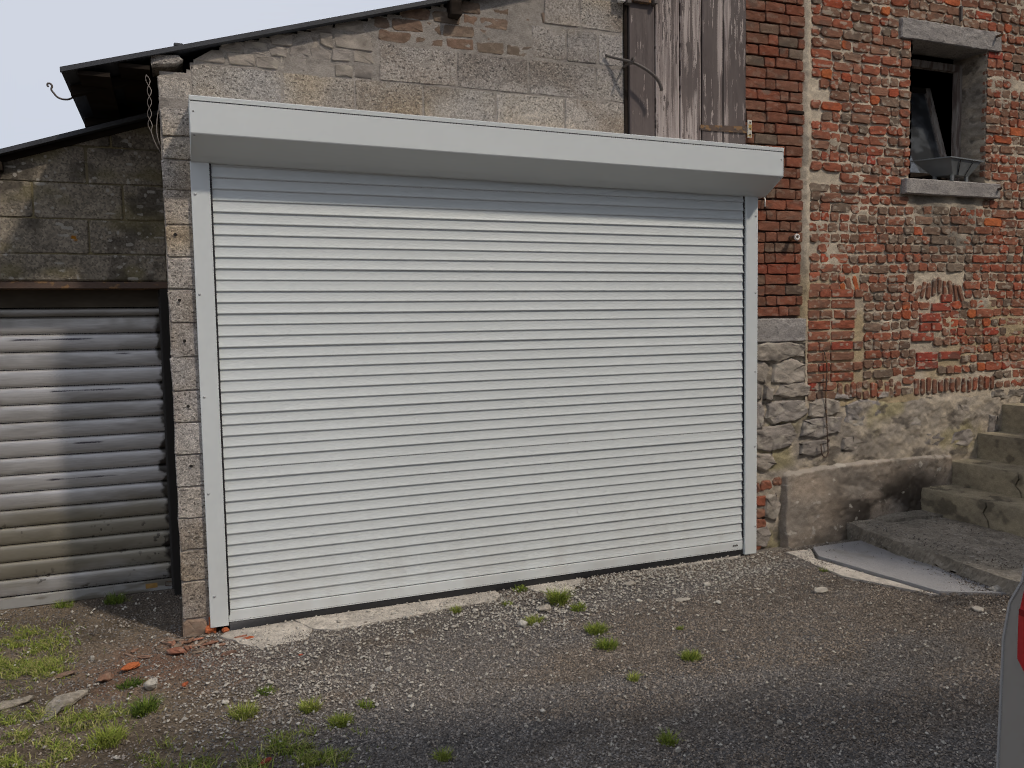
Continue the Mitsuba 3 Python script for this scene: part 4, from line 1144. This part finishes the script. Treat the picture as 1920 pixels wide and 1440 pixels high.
def pebbles(P, r, seed, umean, zoff=.25):
    """all the small chips as one mesh of squashed, jittered octahedra"""
    g = np.random.default_rng(seed); n = len(P)
    o = np.array([(1, 0, 0), (0, 1, 0), (-1, 0, 0), (0, -1, 0), (0, 0, 1), (0, 0, -1)], float)
    f = np.array([(0, 1, 4), (1, 2, 4), (2, 3, 4), (3, 0, 4), (1, 0, 5), (2, 1, 5), (3, 2, 5), (0, 3, 5)])
    R = g.uniform(*r, n)
    v = o[None] * g.uniform(.55, 1.25, (n, 6, 1)) * [1, .85, .7] + g.uniform(-.25, .25, (n, 6, 3))
    a = g.uniform(0, 6.28, n); c, s = np.cos(a), np.sin(a)
    t = g.normal(0, .5, (n, 2))
    v[:, :, 2] += t[:, :1] * v[:, :, 0] * .5 + t[:, 1:] * v[:, :, 1] * .5
    v = np.stack([v[:, :, 0] * c[:, None] - v[:, :, 1] * s[:, None], v[:, :, 0] * s[:, None] + v[:, :, 1] * c[:, None], v[:, :, 2]], -1) * R[:, None, None]
    v += np.column_stack([P, ground_z(P[:, 0], P[:, 1]) + R * zoff])[:, None]
    uv = np.column_stack([np.clip(umean + g.normal(0, .26, n), 0, 1), g.random(n)])
    return (v.reshape(-1, 3), (f[None] + np.arange(n)[:, None, None] * 6).reshape(-1, 3)), np.repeat(uv, 6, axis=0)


def thresh_np(x, y):
    return ((x > .45) & (x < 1.85) & (y > -.24)) | ((x > 2.05) & (x < 2.5) & (y > -.15))


P = scatter(150000, 11, lambda x, y: (1 - .75 * soil_np(x, y)) * np.where(thresh_np(x, y), .04, 1.0))
m, uv = pebbles(P, (.0042, .0088), 12, .45, .36)
tag(add('gravel', m, 'chipping', uv=uv, kind='stuff'), 'dark grey gravel chippings covering the yard')


def on_top(n, seed, poly, zf, r):
    g2 = np.random.default_rng(seed); q = sg.Polygon(poly); x0, y0, x1, y1 = q.bounds; out = []
    while len(out) < n:
        a_, b_ = g2.uniform(x0, x1), g2.uniform(y0, y1)
        if q.contains(sg.Point(a_, b_)) and g2.random() < zf(a_, b_):
            out.append((a_, b_))
    return np.array(out)


def loose(name, P2, z, r, seed, lab):
    m2, uv2 = pebbles(P2, r, seed, .3)
    m2[0][:, 2] += z
    tag(add(name, m2, 'chipping', uv=uv2, kind='stuff'), lab)


PLATE = [(4.615, -.13), (5.15, -.135), (5.03, -1.60), (4.62, -1.38), (4.49, -.36)]
loose('gravel', on_top(520, 61, PLATE, lambda x, y: .04 + .96 * np.clip((-y - 1.02 + .9 * (x - 4.7)) / .5, 0, 1) ** 2 * (x < 5.1), .03), .030, (.0035, .008), 62, 'dark chips strewn over the smooth pale stone plate')
loose('gravel', on_top(420, 63, [(4.30, -.12), (4.62, -.12), (4.47, -.36), (4.60, -1.45), (4.35, -1.4), (4.25, -.8)], lambda x, y: 1.0, .012), .013, (.003, .008), 64, 'dark chips lying along the broken cement edging')
for h_, sd in ((.008, 65), (.022, 165)):
    loose('gravel', on_top(650, sd, [(4.50, -1.25), (4.75, -1.28), (5.10, -1.50), (5.16, -1.80), (4.45, -1.62)], lambda x, y: np.clip((-y - 1.22 - .55 * (x - 4.6)) / .14, .04, 1), .012), h_, (.004, .010), sd + 1, ('heaped dark chips at the near end of the stone plate', 'second layer of chips heaped at the near end of the stone plate', 'topmost chips of the heap at the near end of the stone plate')[int(h_ > .01) + int(h_ > .03)])
loose('gravel', on_top(600, 67, [(5.2, .0), (5.02, -1.5), (5.9, -1.6), (5.98, -.1)], lambda x, y: .3 + .7 * (x < 5.3), .15), .150, (.003, .008), 68, 'fine grit scattered over the landing slab')
loose('gravel', on_top(1300, 69, [(.0, -.02), (1.8, -.02), (1.8, -.22), (.9, -.26), (.2, -.38)], lambda x, y: np.clip(-y / .25, .1, 1), .0), .006, (.003, .007), 70, 'dark chips strewn over the pale cement before the shutter')


def white_d(x, y):
    a = (1 + 1.6 * np.exp(-((x - 3.1) / .8) ** 2)) * np.exp(-((y + .25) / .38) ** 2) * np.clip((x + .3) / .5, 0, 1) * np.where(x > 4.2, .2, 1)
    b = np.exp(-(((x - .35) / .55) ** 2 + ((y + .95) / .5) ** 2)) * .9
    c = np.exp(-(((x - 1.9) / .45) ** 2 + ((y + .5) / .3) ** 2)) * 1.2
    return np.clip(.05 + .55 * a * (.35 + meshkit.fbm(np.column_stack([x * 3, y * 3, 0 * x]), 3)) + b * .6 + c * .7, 0, 1)


P = scatter(6500, 21, white_d)
m, uv = pebbles(P, (.0042, .0130), 22, .30, 1.0)
m[0][:, 2] += .003
tag(add('stone_chips', m, 'pale_stone', uv=uv, kind='stuff'), 'small pale stone chips sprinkled over the gravel')
P = scatter(75, 31, white_d)
white_mesh = [rough(chunk(1.0, .62, 1, s), .6, .20, 1.5, s) for s in range(6)]
for i, (x, y) in enumerate(P):
    key = numbered('white_stone')
    r = rng.uniform(.011, .023)
    m = white_mesh[i % 6]
    scene[key] = mikit.ply(on_ground((m[0] * r, m[1]), x, y, rng.uniform(0, 6.28), -.12), 'pale_stone', uv=np.tile([rng.uniform(0, .6), .5], (len(m[0]), 1)))
    tag(key, 'small pale broken stone lying loose on the yard gravel', 'stone', 'pale broken stones on the gravel')
# the stones one can point to
for name, x, y, r, fl, tone, lab in (
        ('limestone_lump', 1.74, -.72, .035, .8, .1, 'white stone left of the two lying side by side below the grass'), ('limestone_lump', 1.83, -.74, .027, .8, .1, 'smaller white stone right beside the white lump below the grass'),
        ('flat_stone', 1.98, -.52, .060, .5, .75, 'flat brown stone touching the left side of the tallest grass tuft'), ('flat_stone', 3.27, -.55, .042, .35, .25, 'pale rectangular chip lying alone on gravel before the right shutter end'),
        ('flat_stone', 2.95, -.72, .060, .25, .55, 'thin flat brown stone on gravel nearer the camera than the pale chip'), ('flat_stone', 3.92, -.98, .055, .45, .6, 'brown stone alone on the gravel left of the stone plate'),
        ('rock', 4.97, -1.52, .062, .65, .35, 'pale rock at the near corner of the landing slab'), ('rock', 2.76, -.33, .050, .55, .7, 'brown rock near the right part of the shutter'), ('flat_stone', 4.55, -1.72, .045, .35, .6, 'flat brown stone on gravel near the end of the stone plate'),
        ('round_cobble', -.44, -.76, .052, .85, .45, 'rounded beige cobble on bare soil near the brick rubble'), ('flat_stone', .79, -1.05, .03, .5, .2, 'pale flat stone on the gravel in front of the left shutter half'),
        ('flat_stone', -1.14, -.69, .13, .25, .8, 'large flat grey stone half buried at the left picture edge'), ('flat_stone', -.86, -.83, .15, .22, .8, 'long flat grey stone sunk in soil above the left grass')):
    v, f = rough(chunk(1.0, fl, 1, int(abs(x * 100))), .4, .20, 1.7, int(abs(y * 100))); v = v * r
    if r > .1: v = v * [1.25, .6, 1]
    k = add(name, on_ground((v, f), x, y, rng.uniform(0, 1) if r > .1 else rng.uniform(0, 6.28), .25 if r > .1 else .0), 'landing_concrete' if r > .1 else 'pale_stone', uv=(tone, .5))
    tag(k, lab, 'stone')
# brick rubble by the pier
i_f = 0
for x, y, L, w, h, t, rot, lab in (
        (-.57, -.43, .075, .042, .03, 1.0, .4, 'bright orange brick lump lying left of the pile of brick rubble'), (-.68, -.54, .085, .035, .03, .22, 1.0, 'long pale brown brick sliver leaning left of the bright orange lump'),
        (-.89, -.38, .075, .03, .02, .12, .1, 'dark brown flat brick piece nearest the left grass'), (-.30, -.30, .085, .055, .02, .42, -.4, 'large flat pinkish brick piece on top of the rubble by the pier'),
        (-.105, .0, .055, .035, .035, .98, .5, 'bright orange brick lump touching the foot of the left shutter rail'), (-.03, -.03, .035, .03, .022, .96, 1.2, 'small orange brick bit right of the lump at the rail foot'),
        (.10, -.20, .040, .032, .012, .92, .2, 'flat orange brick chip on the pale cement near the rail'), (-.02, -.42, .055, .022, .018, .3, .3, 'thin dark red brick sliver in the gravel below the left rail'),
        (-.275, -.80, .032, .024, .02, .93, .8, 'small orange brick bit right of the rounded cobble'), (.05, -1.79, .035, .026, .02, .75, .4, 'small red brick bit in the grass at the bottom edge'),
        (.36, -.62, .016, .012, .01, .85, .1, 'tiny red brick crumb alone on the gravel')):
    v, f = rough(chunk(1.0, 1.0, 1, int(abs(x * 1000)) + 5), .45, .22, 1.6, i_f); i_f += 1
    k = add('brick_fragment', on_ground((v * [L, w, h], f), x, y, rot, .0), 'brick_clay', uv=(t, .38 if t > .9 else .55))
    tag(k, lab, 'brick fragment')
for i in range(34):
    x, y = rng.normal(-.27, .11), rng.normal(-.20, .10)
    if y > .03: y = -.05
    v, f = rough(chunk(1.0, 1.0, 1, 500 + i), .5, .22, 1.6, i)
    k = add('rubble_piece', on_ground((v * [rng.uniform(.025, .065), rng.uniform(.010, .020), rng.uniform(.007, .014)], f), x, y, rng.uniform(0, 3.14), -.1 + rng.uniform(-.5, .3)), 'brick_clay', uv=(rng.choice([.02, .1, .2, .3, .42]), rng.uniform(.5, .95)))
    tag(k, 'small brick and stone sliver in the pile at the pier foot', 'brick fragment', 'slivers in the rubble pile at the pier foot')


# ------------------------------------------------------------------ grass
def blades(x, y, n, rad, h, seed, u=(.25, .75), lean=.6, ell=1.0):
    g = np.random.default_rng(seed)
    a = g.uniform(0, 6.28, n); r = rad * np.sqrt(g.random(n)) * g.uniform(.5, 1, n)
    bx, by = x + r * np.cos(a), y + r * np.sin(a) * ell
    return blade_mesh(bx, by, g.uniform(.45, 1.1, n) * h, a + g.normal(0, .7, n), lean * g.uniform(.3, 1.4, n), g, u)


def blade_mesh(bx, by, H, az, ln_, g, u):
    n = len(bx)
    bz = ground_z(bx, by) - .004
    w = g.uniform(.0014, .0034, n)
    dx, dy = np.cos(az), np.sin(az)
    fa = g.uniform(0, 6.28, n); wx, wy = np.cos(fa) * w, np.sin(fa) * w
    V = np.zeros((n, 5, 3))
    for k, (t, ww) in enumerate(((0, 1), (.55, .8))):
        cx = bx + dx * ln_ * H * t * t; cy = by + dy * ln_ * H * t * t; cz = bz + H * t * (1 - .25 * ln_ * t)
        V[:, 2 * k] = np.column_stack([cx - wx * ww, cy - wy * ww, cz]); V[:, 2 * k + 1] = np.column_stack([cx + wx * ww, cy + wy * ww, cz])
    V[:, 4] = np.column_stack([bx + dx * ln_ * H, by + dy * ln_ * H, bz + H * (1 - .3 * ln_)])
    f = np.array([(0, 1, 3), (0, 3, 2), (2, 3, 4)])
    F = (f[None] + np.arange(n)[:, None, None] * 5).reshape(-1, 3)
    uv = np.column_stack([g.uniform(u[0], u[1], n), g.uniform(.2, .8, n)])
    return (V.reshape(-1, 3), F), np.repeat(uv, 5, axis=0)


TUFTS = [(2.13, -.42, 420, .085, .10, 'tallest bright green grass tuft below the middle of the shutter', (.4, .8)), (2.20, -.60, 200, .06, .05, 'low green tuft hugging the front of the tallest grass tuft', (.35, .7)),
         (2.12, -1.0, 300, .085, .055, 'green tuft second nearest below the tallest grass tuft', (.35, .75)), (2.07, -1.24, 280, .09, .05, 'green tuft beside small pale stones, third below the tallest', (.25, .7)), (1.84, -.68, 220, .09, .045, 'yellowish green tuft right of the two white stones', (.5, .85)),
         (2.42, -1.60, 240, .07, .05, 'lone green tuft on gravel right of the tuft chain', (.35, .75)), (1.97, -1.71, 90, .035, .045, 'small yellowish tuft alone on gravel in the middle foreground', (.55, .85)), (1.78, -2.36, 130, .06, .05, 'dull green tuft at the bottom edge right of the middle', (.4, .7)),
         (1.43, -.29, 110, .045, .05, 'small tuft on the edge of the pale cement strip', (.45, .8)), (.79, -2.07, 120, .05, .045, 'small bright tuft at the bottom edge left of the middle', (.45, .8)), (.31, -1.34, 200, .075, .055, 'yellowish green tuft in pale stones left of the middle foreground', (.5, .85)),
         (.42, -1.56, 200, .08, .05, 'green tuft just below the yellowish tuft among pale stones', (.4, .75)), (-.01, -1.29, 260, .095, .055, 'yellow green tuft beside a cluster of white stones on the left', (.45, .85)), (-.46, -1.04, 260, .08, .075, 'dark green tuft below the rounded cobble', (.05, .45)),
         (-.55, -.66, 260, .10, .03, 'low dark green weed patch next to the brown brick sliver', (.0, .3)), (2.62, -1.18, 50, .03, .03, 'tiny tuft on gravel above the lone right tuft', (.4, .7)), (4.28, -.62, 60, .04, .035, 'small green tuft beside the cement strip by the stone plate', (.45, .8)),
         (2.0, -.06, 120, .07, .04, 'low tuft in the gap between the two pale cement strips', (.3, .7)), (1.80, -.30, 100, .05, .03, 'thin tuft just below the gap between the cement strips', (.4, .75)), (-.62, -1.30, 330, .11, .06, 'broad bright tuft low in the left foreground', (.45, .8)),
         (.58, -1.42, 90, .06, .035, 'small olive tuft right of the yellowish tuft among stones', (.3, .6)), (.12, -1.06, 120, .07, .035, 'dull low tuft among white stones below the rubble pile', (.1, .5)), (-.72, .93, 200, .10, .06, 'shaded grass tuft at the foot of the old shutter', (.1, .5)), (-1.05, .98, 90, .09, .05, 'thin grass line at the left foot of the old shutter', (.3, .6))]
for i, (x, y, n, r, h, lab, u) in enumerate(TUFTS):
    g3 = np.random.default_rng(900 + i); ps = []
    for c_ in range(4):                              # four lobes, the last a fringe of dry blades
        dx_, dy_ = np.clip(g3.normal(0, r * .3, 2), -.3 * r, .3 * r) if c_ else (0, 0)
        ps.append((lambda q_: (q_[0][0], q_[0][1], q_[1]))(blades(x + dx_, y + dy_ * .7, int(n * (.75, .35, .3, .12)[c_]), r * (.8, .55, .5, 1.1)[c_], h * (1.35, 1.0, .8, .7)[c_], 100 + i * 7 + c_, u if c_ < 3 else (.8, 1.0), (.65, .8, .9, 1.3)[c_])))
    m, uv = cat_(ps)
    k = add('grass_tuft', m, 'grass_blade', uv=uv)
    tag(k, lab, 'grass tuft')
# the grass that runs together at the left and the bottom
g = np.random.default_rng(77)
def patch_density(x, y):
    def e(cx, cy, rx, ry, s=1.0): return s * np.exp(-(((x - cx) / rx) ** 2 + ((y - cy) / ry) ** 2) ** 1.5)
    d = e(-1.30, .22, .30, .34) + e(-1.2, -.22, .25, .25) + e(-1.02, -.30, .2, .1, .6) + e(-.95, -1.08, .30, .22) + e(-.70, -1.02, .15, .08, .7) + e(-1.0, -1.42, .35, .18, .8) + e(.05, -1.74, .30, .16, .9) + e(.25, -1.78, .2, .18, .7) + e(-.35, -1.55, .2, .12, .5) + e(-1.5, -.9, .3, .5, .7)
    return np.clip(d, 0, 1) * np.clip(4.5 * (meshkit.fbm(np.column_stack([x * 9, y * 9, 0 * x]), 3) - .42), .02, 1)
P = scatter(12000, 41, lambda x, y: patch_density(x, y))
n = len(P)
tall = .5 + 1.2 * meshkit.fbm(np.column_stack([P * 6, np.zeros(n)]), 3)
m, uv = blade_mesh(P[:, 0], P[:, 1], g.uniform(.012, .050, n) * tall, g.uniform(0, 6.28, n), g.uniform(.3, 1.4, n), g, (.3, 1.0))
tag(add('grass', m, 'grass_blade', uv=uv, kind='stuff'), 'thin yellow green grass spreading over the soil at the left and bottom')

# ------------------------------------------------------------------ the van at the right edge (only its rear left corner shows)
van = thing('van', 'grey van with red rear lamp cut off by the right picture edge', 'van')
VA = math.atan2(-.08, 1.0)                        # heading
VC = np.array([1.276, -4.430])                     # its rear left corner


def vplace(m):
    v = np.array(m[0], float); c, s = math.cos(VA), math.sin(VA)
    return np.column_stack([VC[0] + v[:, 0] * c - v[:, 1] * s, VC[1] + v[:, 0] * s + v[:, 1] * c, v[:, 2]]), m[1]


def vsection(x, w0, w1, z0, z1, r=.12):
    """a cross-section of the body at x: outline in (y, z), y from 0 (left side) to -1.8"""
    W = 1.82; p = []
    inset = [(0, z0 + .05), (.0, .9), (w0, 1.35), (w1, z1 - r), (w1 + r * .6, z1 - r * .3), (w1 + r * 1.6, z1)]
    for i, z in [(.06, z0)] + inset: p.append((-i, z))
    q = [(-(W + y), z) if False else (-W - y, z) for y, z in p[::-1]]
    return np.array([(x, y, z) for y, z in p + q])


secs = [vsection(.05, .03, .10, .42, 1.88), vsection(.0, .02, .08, .38, 1.84)][::-1]
secs += [vsection(x, .015, .09, .30, z1) for x, z1 in ((.25, 1.93), (1.2, 1.96), (2.6, 1.95), (3.2, 1.86))] + [vsection(3.85, .05, .14, .30, 1.20, .08), vsection(4.35, .08, .2, .32, 1.05, .08), vsection(4.5, .12, .25, .38, .85, .08)]
n_ = len(secs[0]); v = np.vstack(secs); F = []
for i in range(len(secs) - 1):
    for s in range(n_):
        s2 = (s + 1) % n_
        F += [(i * n_ + s, (i + 1) * n_ + s, (i + 1) * n_ + s2), (i * n_ + s, (i + 1) * n_ + s2, i * n_ + s2)]
v = np.vstack([v, secs[0].mean(0), secs[-1].mean(0)])
for s in range(n_):
    s2 = (s + 1) % n_
    F += [(len(v) - 2, s, s2), (len(v) - 1, (len(secs) - 1) * n_ + s2, (len(secs) - 1) * n_ + s)]
bm = trimesh.Trimesh(*vplace((v, np.array(F))), process=False); bm.fix_normals()
BODY = add('body', bm, 'van_paint', van, smooth=30)
LAMP = add('rear_lamp', vplace(extr(sg.polygon.orient(sg.Polygon([(.026, .78), (.016, 1.30), (.004, 1.375), (-.022, 1.425), (-.034, 1.50), (-.2, 1.52), (-.2, .78)]).buffer(.008)), 'x', -.028, .06)), 'van_paint', van, smooth=30)
oc = [(-.012, 1.36), (-.012, 1.275), (-.050, 1.225), (-.15, 1.215), (-.18, 1.25), (-.18, 1.42), (-.16, 1.45), (-.048, 1.45), (-.022, 1.41)]
add('red_lens', vplace(extr(sg.polygon.orient(sg.Polygon(oc)), 'x', -.034, -.02)), 'lamp_red', LAMP)
add('lens_bar', vplace(box(-.0355, -.030, -.17, -.014, 1.362, 1.374)), 'lamp_dark_red', LAMP)
add('lamp_rim', vplace(extr(sg.polygon.orient(sg.Polygon([(.026, .78), (.016, 1.30), (.004, 1.375), (-.022, 1.425), (-.034, 1.50), (-.2, 1.52), (-.2, .78)]).buffer(.010).difference(sg.Polygon([(.026, .78), (.016, 1.30), (.004, 1.375), (-.022, 1.425), (-.034, 1.50), (-.2, 1.52), (-.2, .78)]).buffer(.006))), 'x', -.031, .05)), 'zinc_screw', LAMP)
add('clear_lens', vplace(box(-.034, -.02, -.18, -.034, .86, 1.14, .004)), 'lamp_clear', LAMP)
add('rear_lamp', vplace(box(-.028, .06, -1.84, -1.62, .80, 1.47, .022)), 'lamp_red', van)
add('rear_window', vplace(box(-.012, .02, -.86, -.24, 1.18, 1.66, .01)), 'van_glass', van)
add('rear_window', vplace(box(-.012, .02, -1.58, -.96, 1.18, 1.66, .01)), 'van_glass', van)
add('bumper', vplace(box(-.09, .12, -1.83, .012, .34, .60, .04)), 'van_black', van)
for x in (.85, 3.65):
    for y in (-.10, -1.72):
        t_ = trimesh.creation.torus(.235, .085, 28, 12); t_.apply_transform(trimesh.transformations.rotation_matrix(math.pi / 2, (1, 0, 0))); t_.apply_translation((x, y, .32))
        wk = add('wheel', vplace((np.array(t_.vertices), np.array(t_.faces))), 'van_black', van, smooth=True)
        c_ = trimesh.creation.cylinder(.19, .12, 24); c_.apply_transform(trimesh.transformations.rotation_matrix(math.pi / 2, (1, 0, 0))); c_.apply_translation((x, y, .32))
        add('rim', vplace((np.array(c_.vertices), np.array(c_.faces))), 'zinc_screw', wk, smooth=30)

# ------------------------------------------------------------------ the houses across the yard, behind the camera, whose shadows reach the picture
for name, lab, c0, d, L, depth, h, ridge in (('farmhouse', 'long plastered farmhouse across the yard behind the camera', (3.6, -6.93), (3.1, -.94), 6.2, 6, 7.5, 9.6),
                                              ('farmhouse', 'tall plastered house standing right of the yard', (9.0, -4.5), (1, 0), 6, 3.2, 6.6, 8.5)):
    t_ = thing(name, lab, 'house')
    d = np.array(d) / np.hypot(*d); nrm = np.array([d[1], -d[0]])
    def P3(a, b, z): q = np.array(c0) + d * a + nrm * b; return (q[0], q[1], z)
    v = np.array([P3(0, 0, -.1), P3(L, 0, -.1), P3(L, depth, -.1), P3(0, depth, -.1), P3(0, 0, h), P3(L, 0, h), P3(L, depth, h), P3(0, depth, h), P3(0, depth / 2, ridge), P3(L, depth / 2, ridge)])
    f = np.array([(0, 1, 5), (0, 5, 4), (1, 2, 6), (1, 6, 5), (2, 3, 7), (2, 7, 6), (3, 0, 4), (3, 4, 7), (4, 8, 7), (5, 6, 9)])
    bm = trimesh.Trimesh(v, f, process=False)
    add('wall', bm, 'plaster_wall', t_)
    v = np.array([P3(-.2, -.25, h - .05), P3(L + .2, -.25, h - .05), P3(L + .2, depth / 2, ridge + .06), P3(-.2, depth / 2, ridge + .06), P3(L + .2, depth + .25, h - .05), P3(-.2, depth + .25, h - .05)])
    add('roof', (v, np.array([(0, 1, 2), (0, 2, 3), (3, 2, 4), (3, 4, 5)])), 'tile_roof', t_)
    for a in np.arange(1.5, L - 1.5, 2.6):
        for z in (1.0, 4.0):
            q = [P3(a, -.03, z), P3(a + 1.0, -.03, z), P3(a + 1.0, -.03, z + 1.4), P3(a, -.03, z + 1.4)]
            add('window', (np.array(q), np.array([(0, 1, 2), (0, 2, 3)])), 'van_glass', t_)
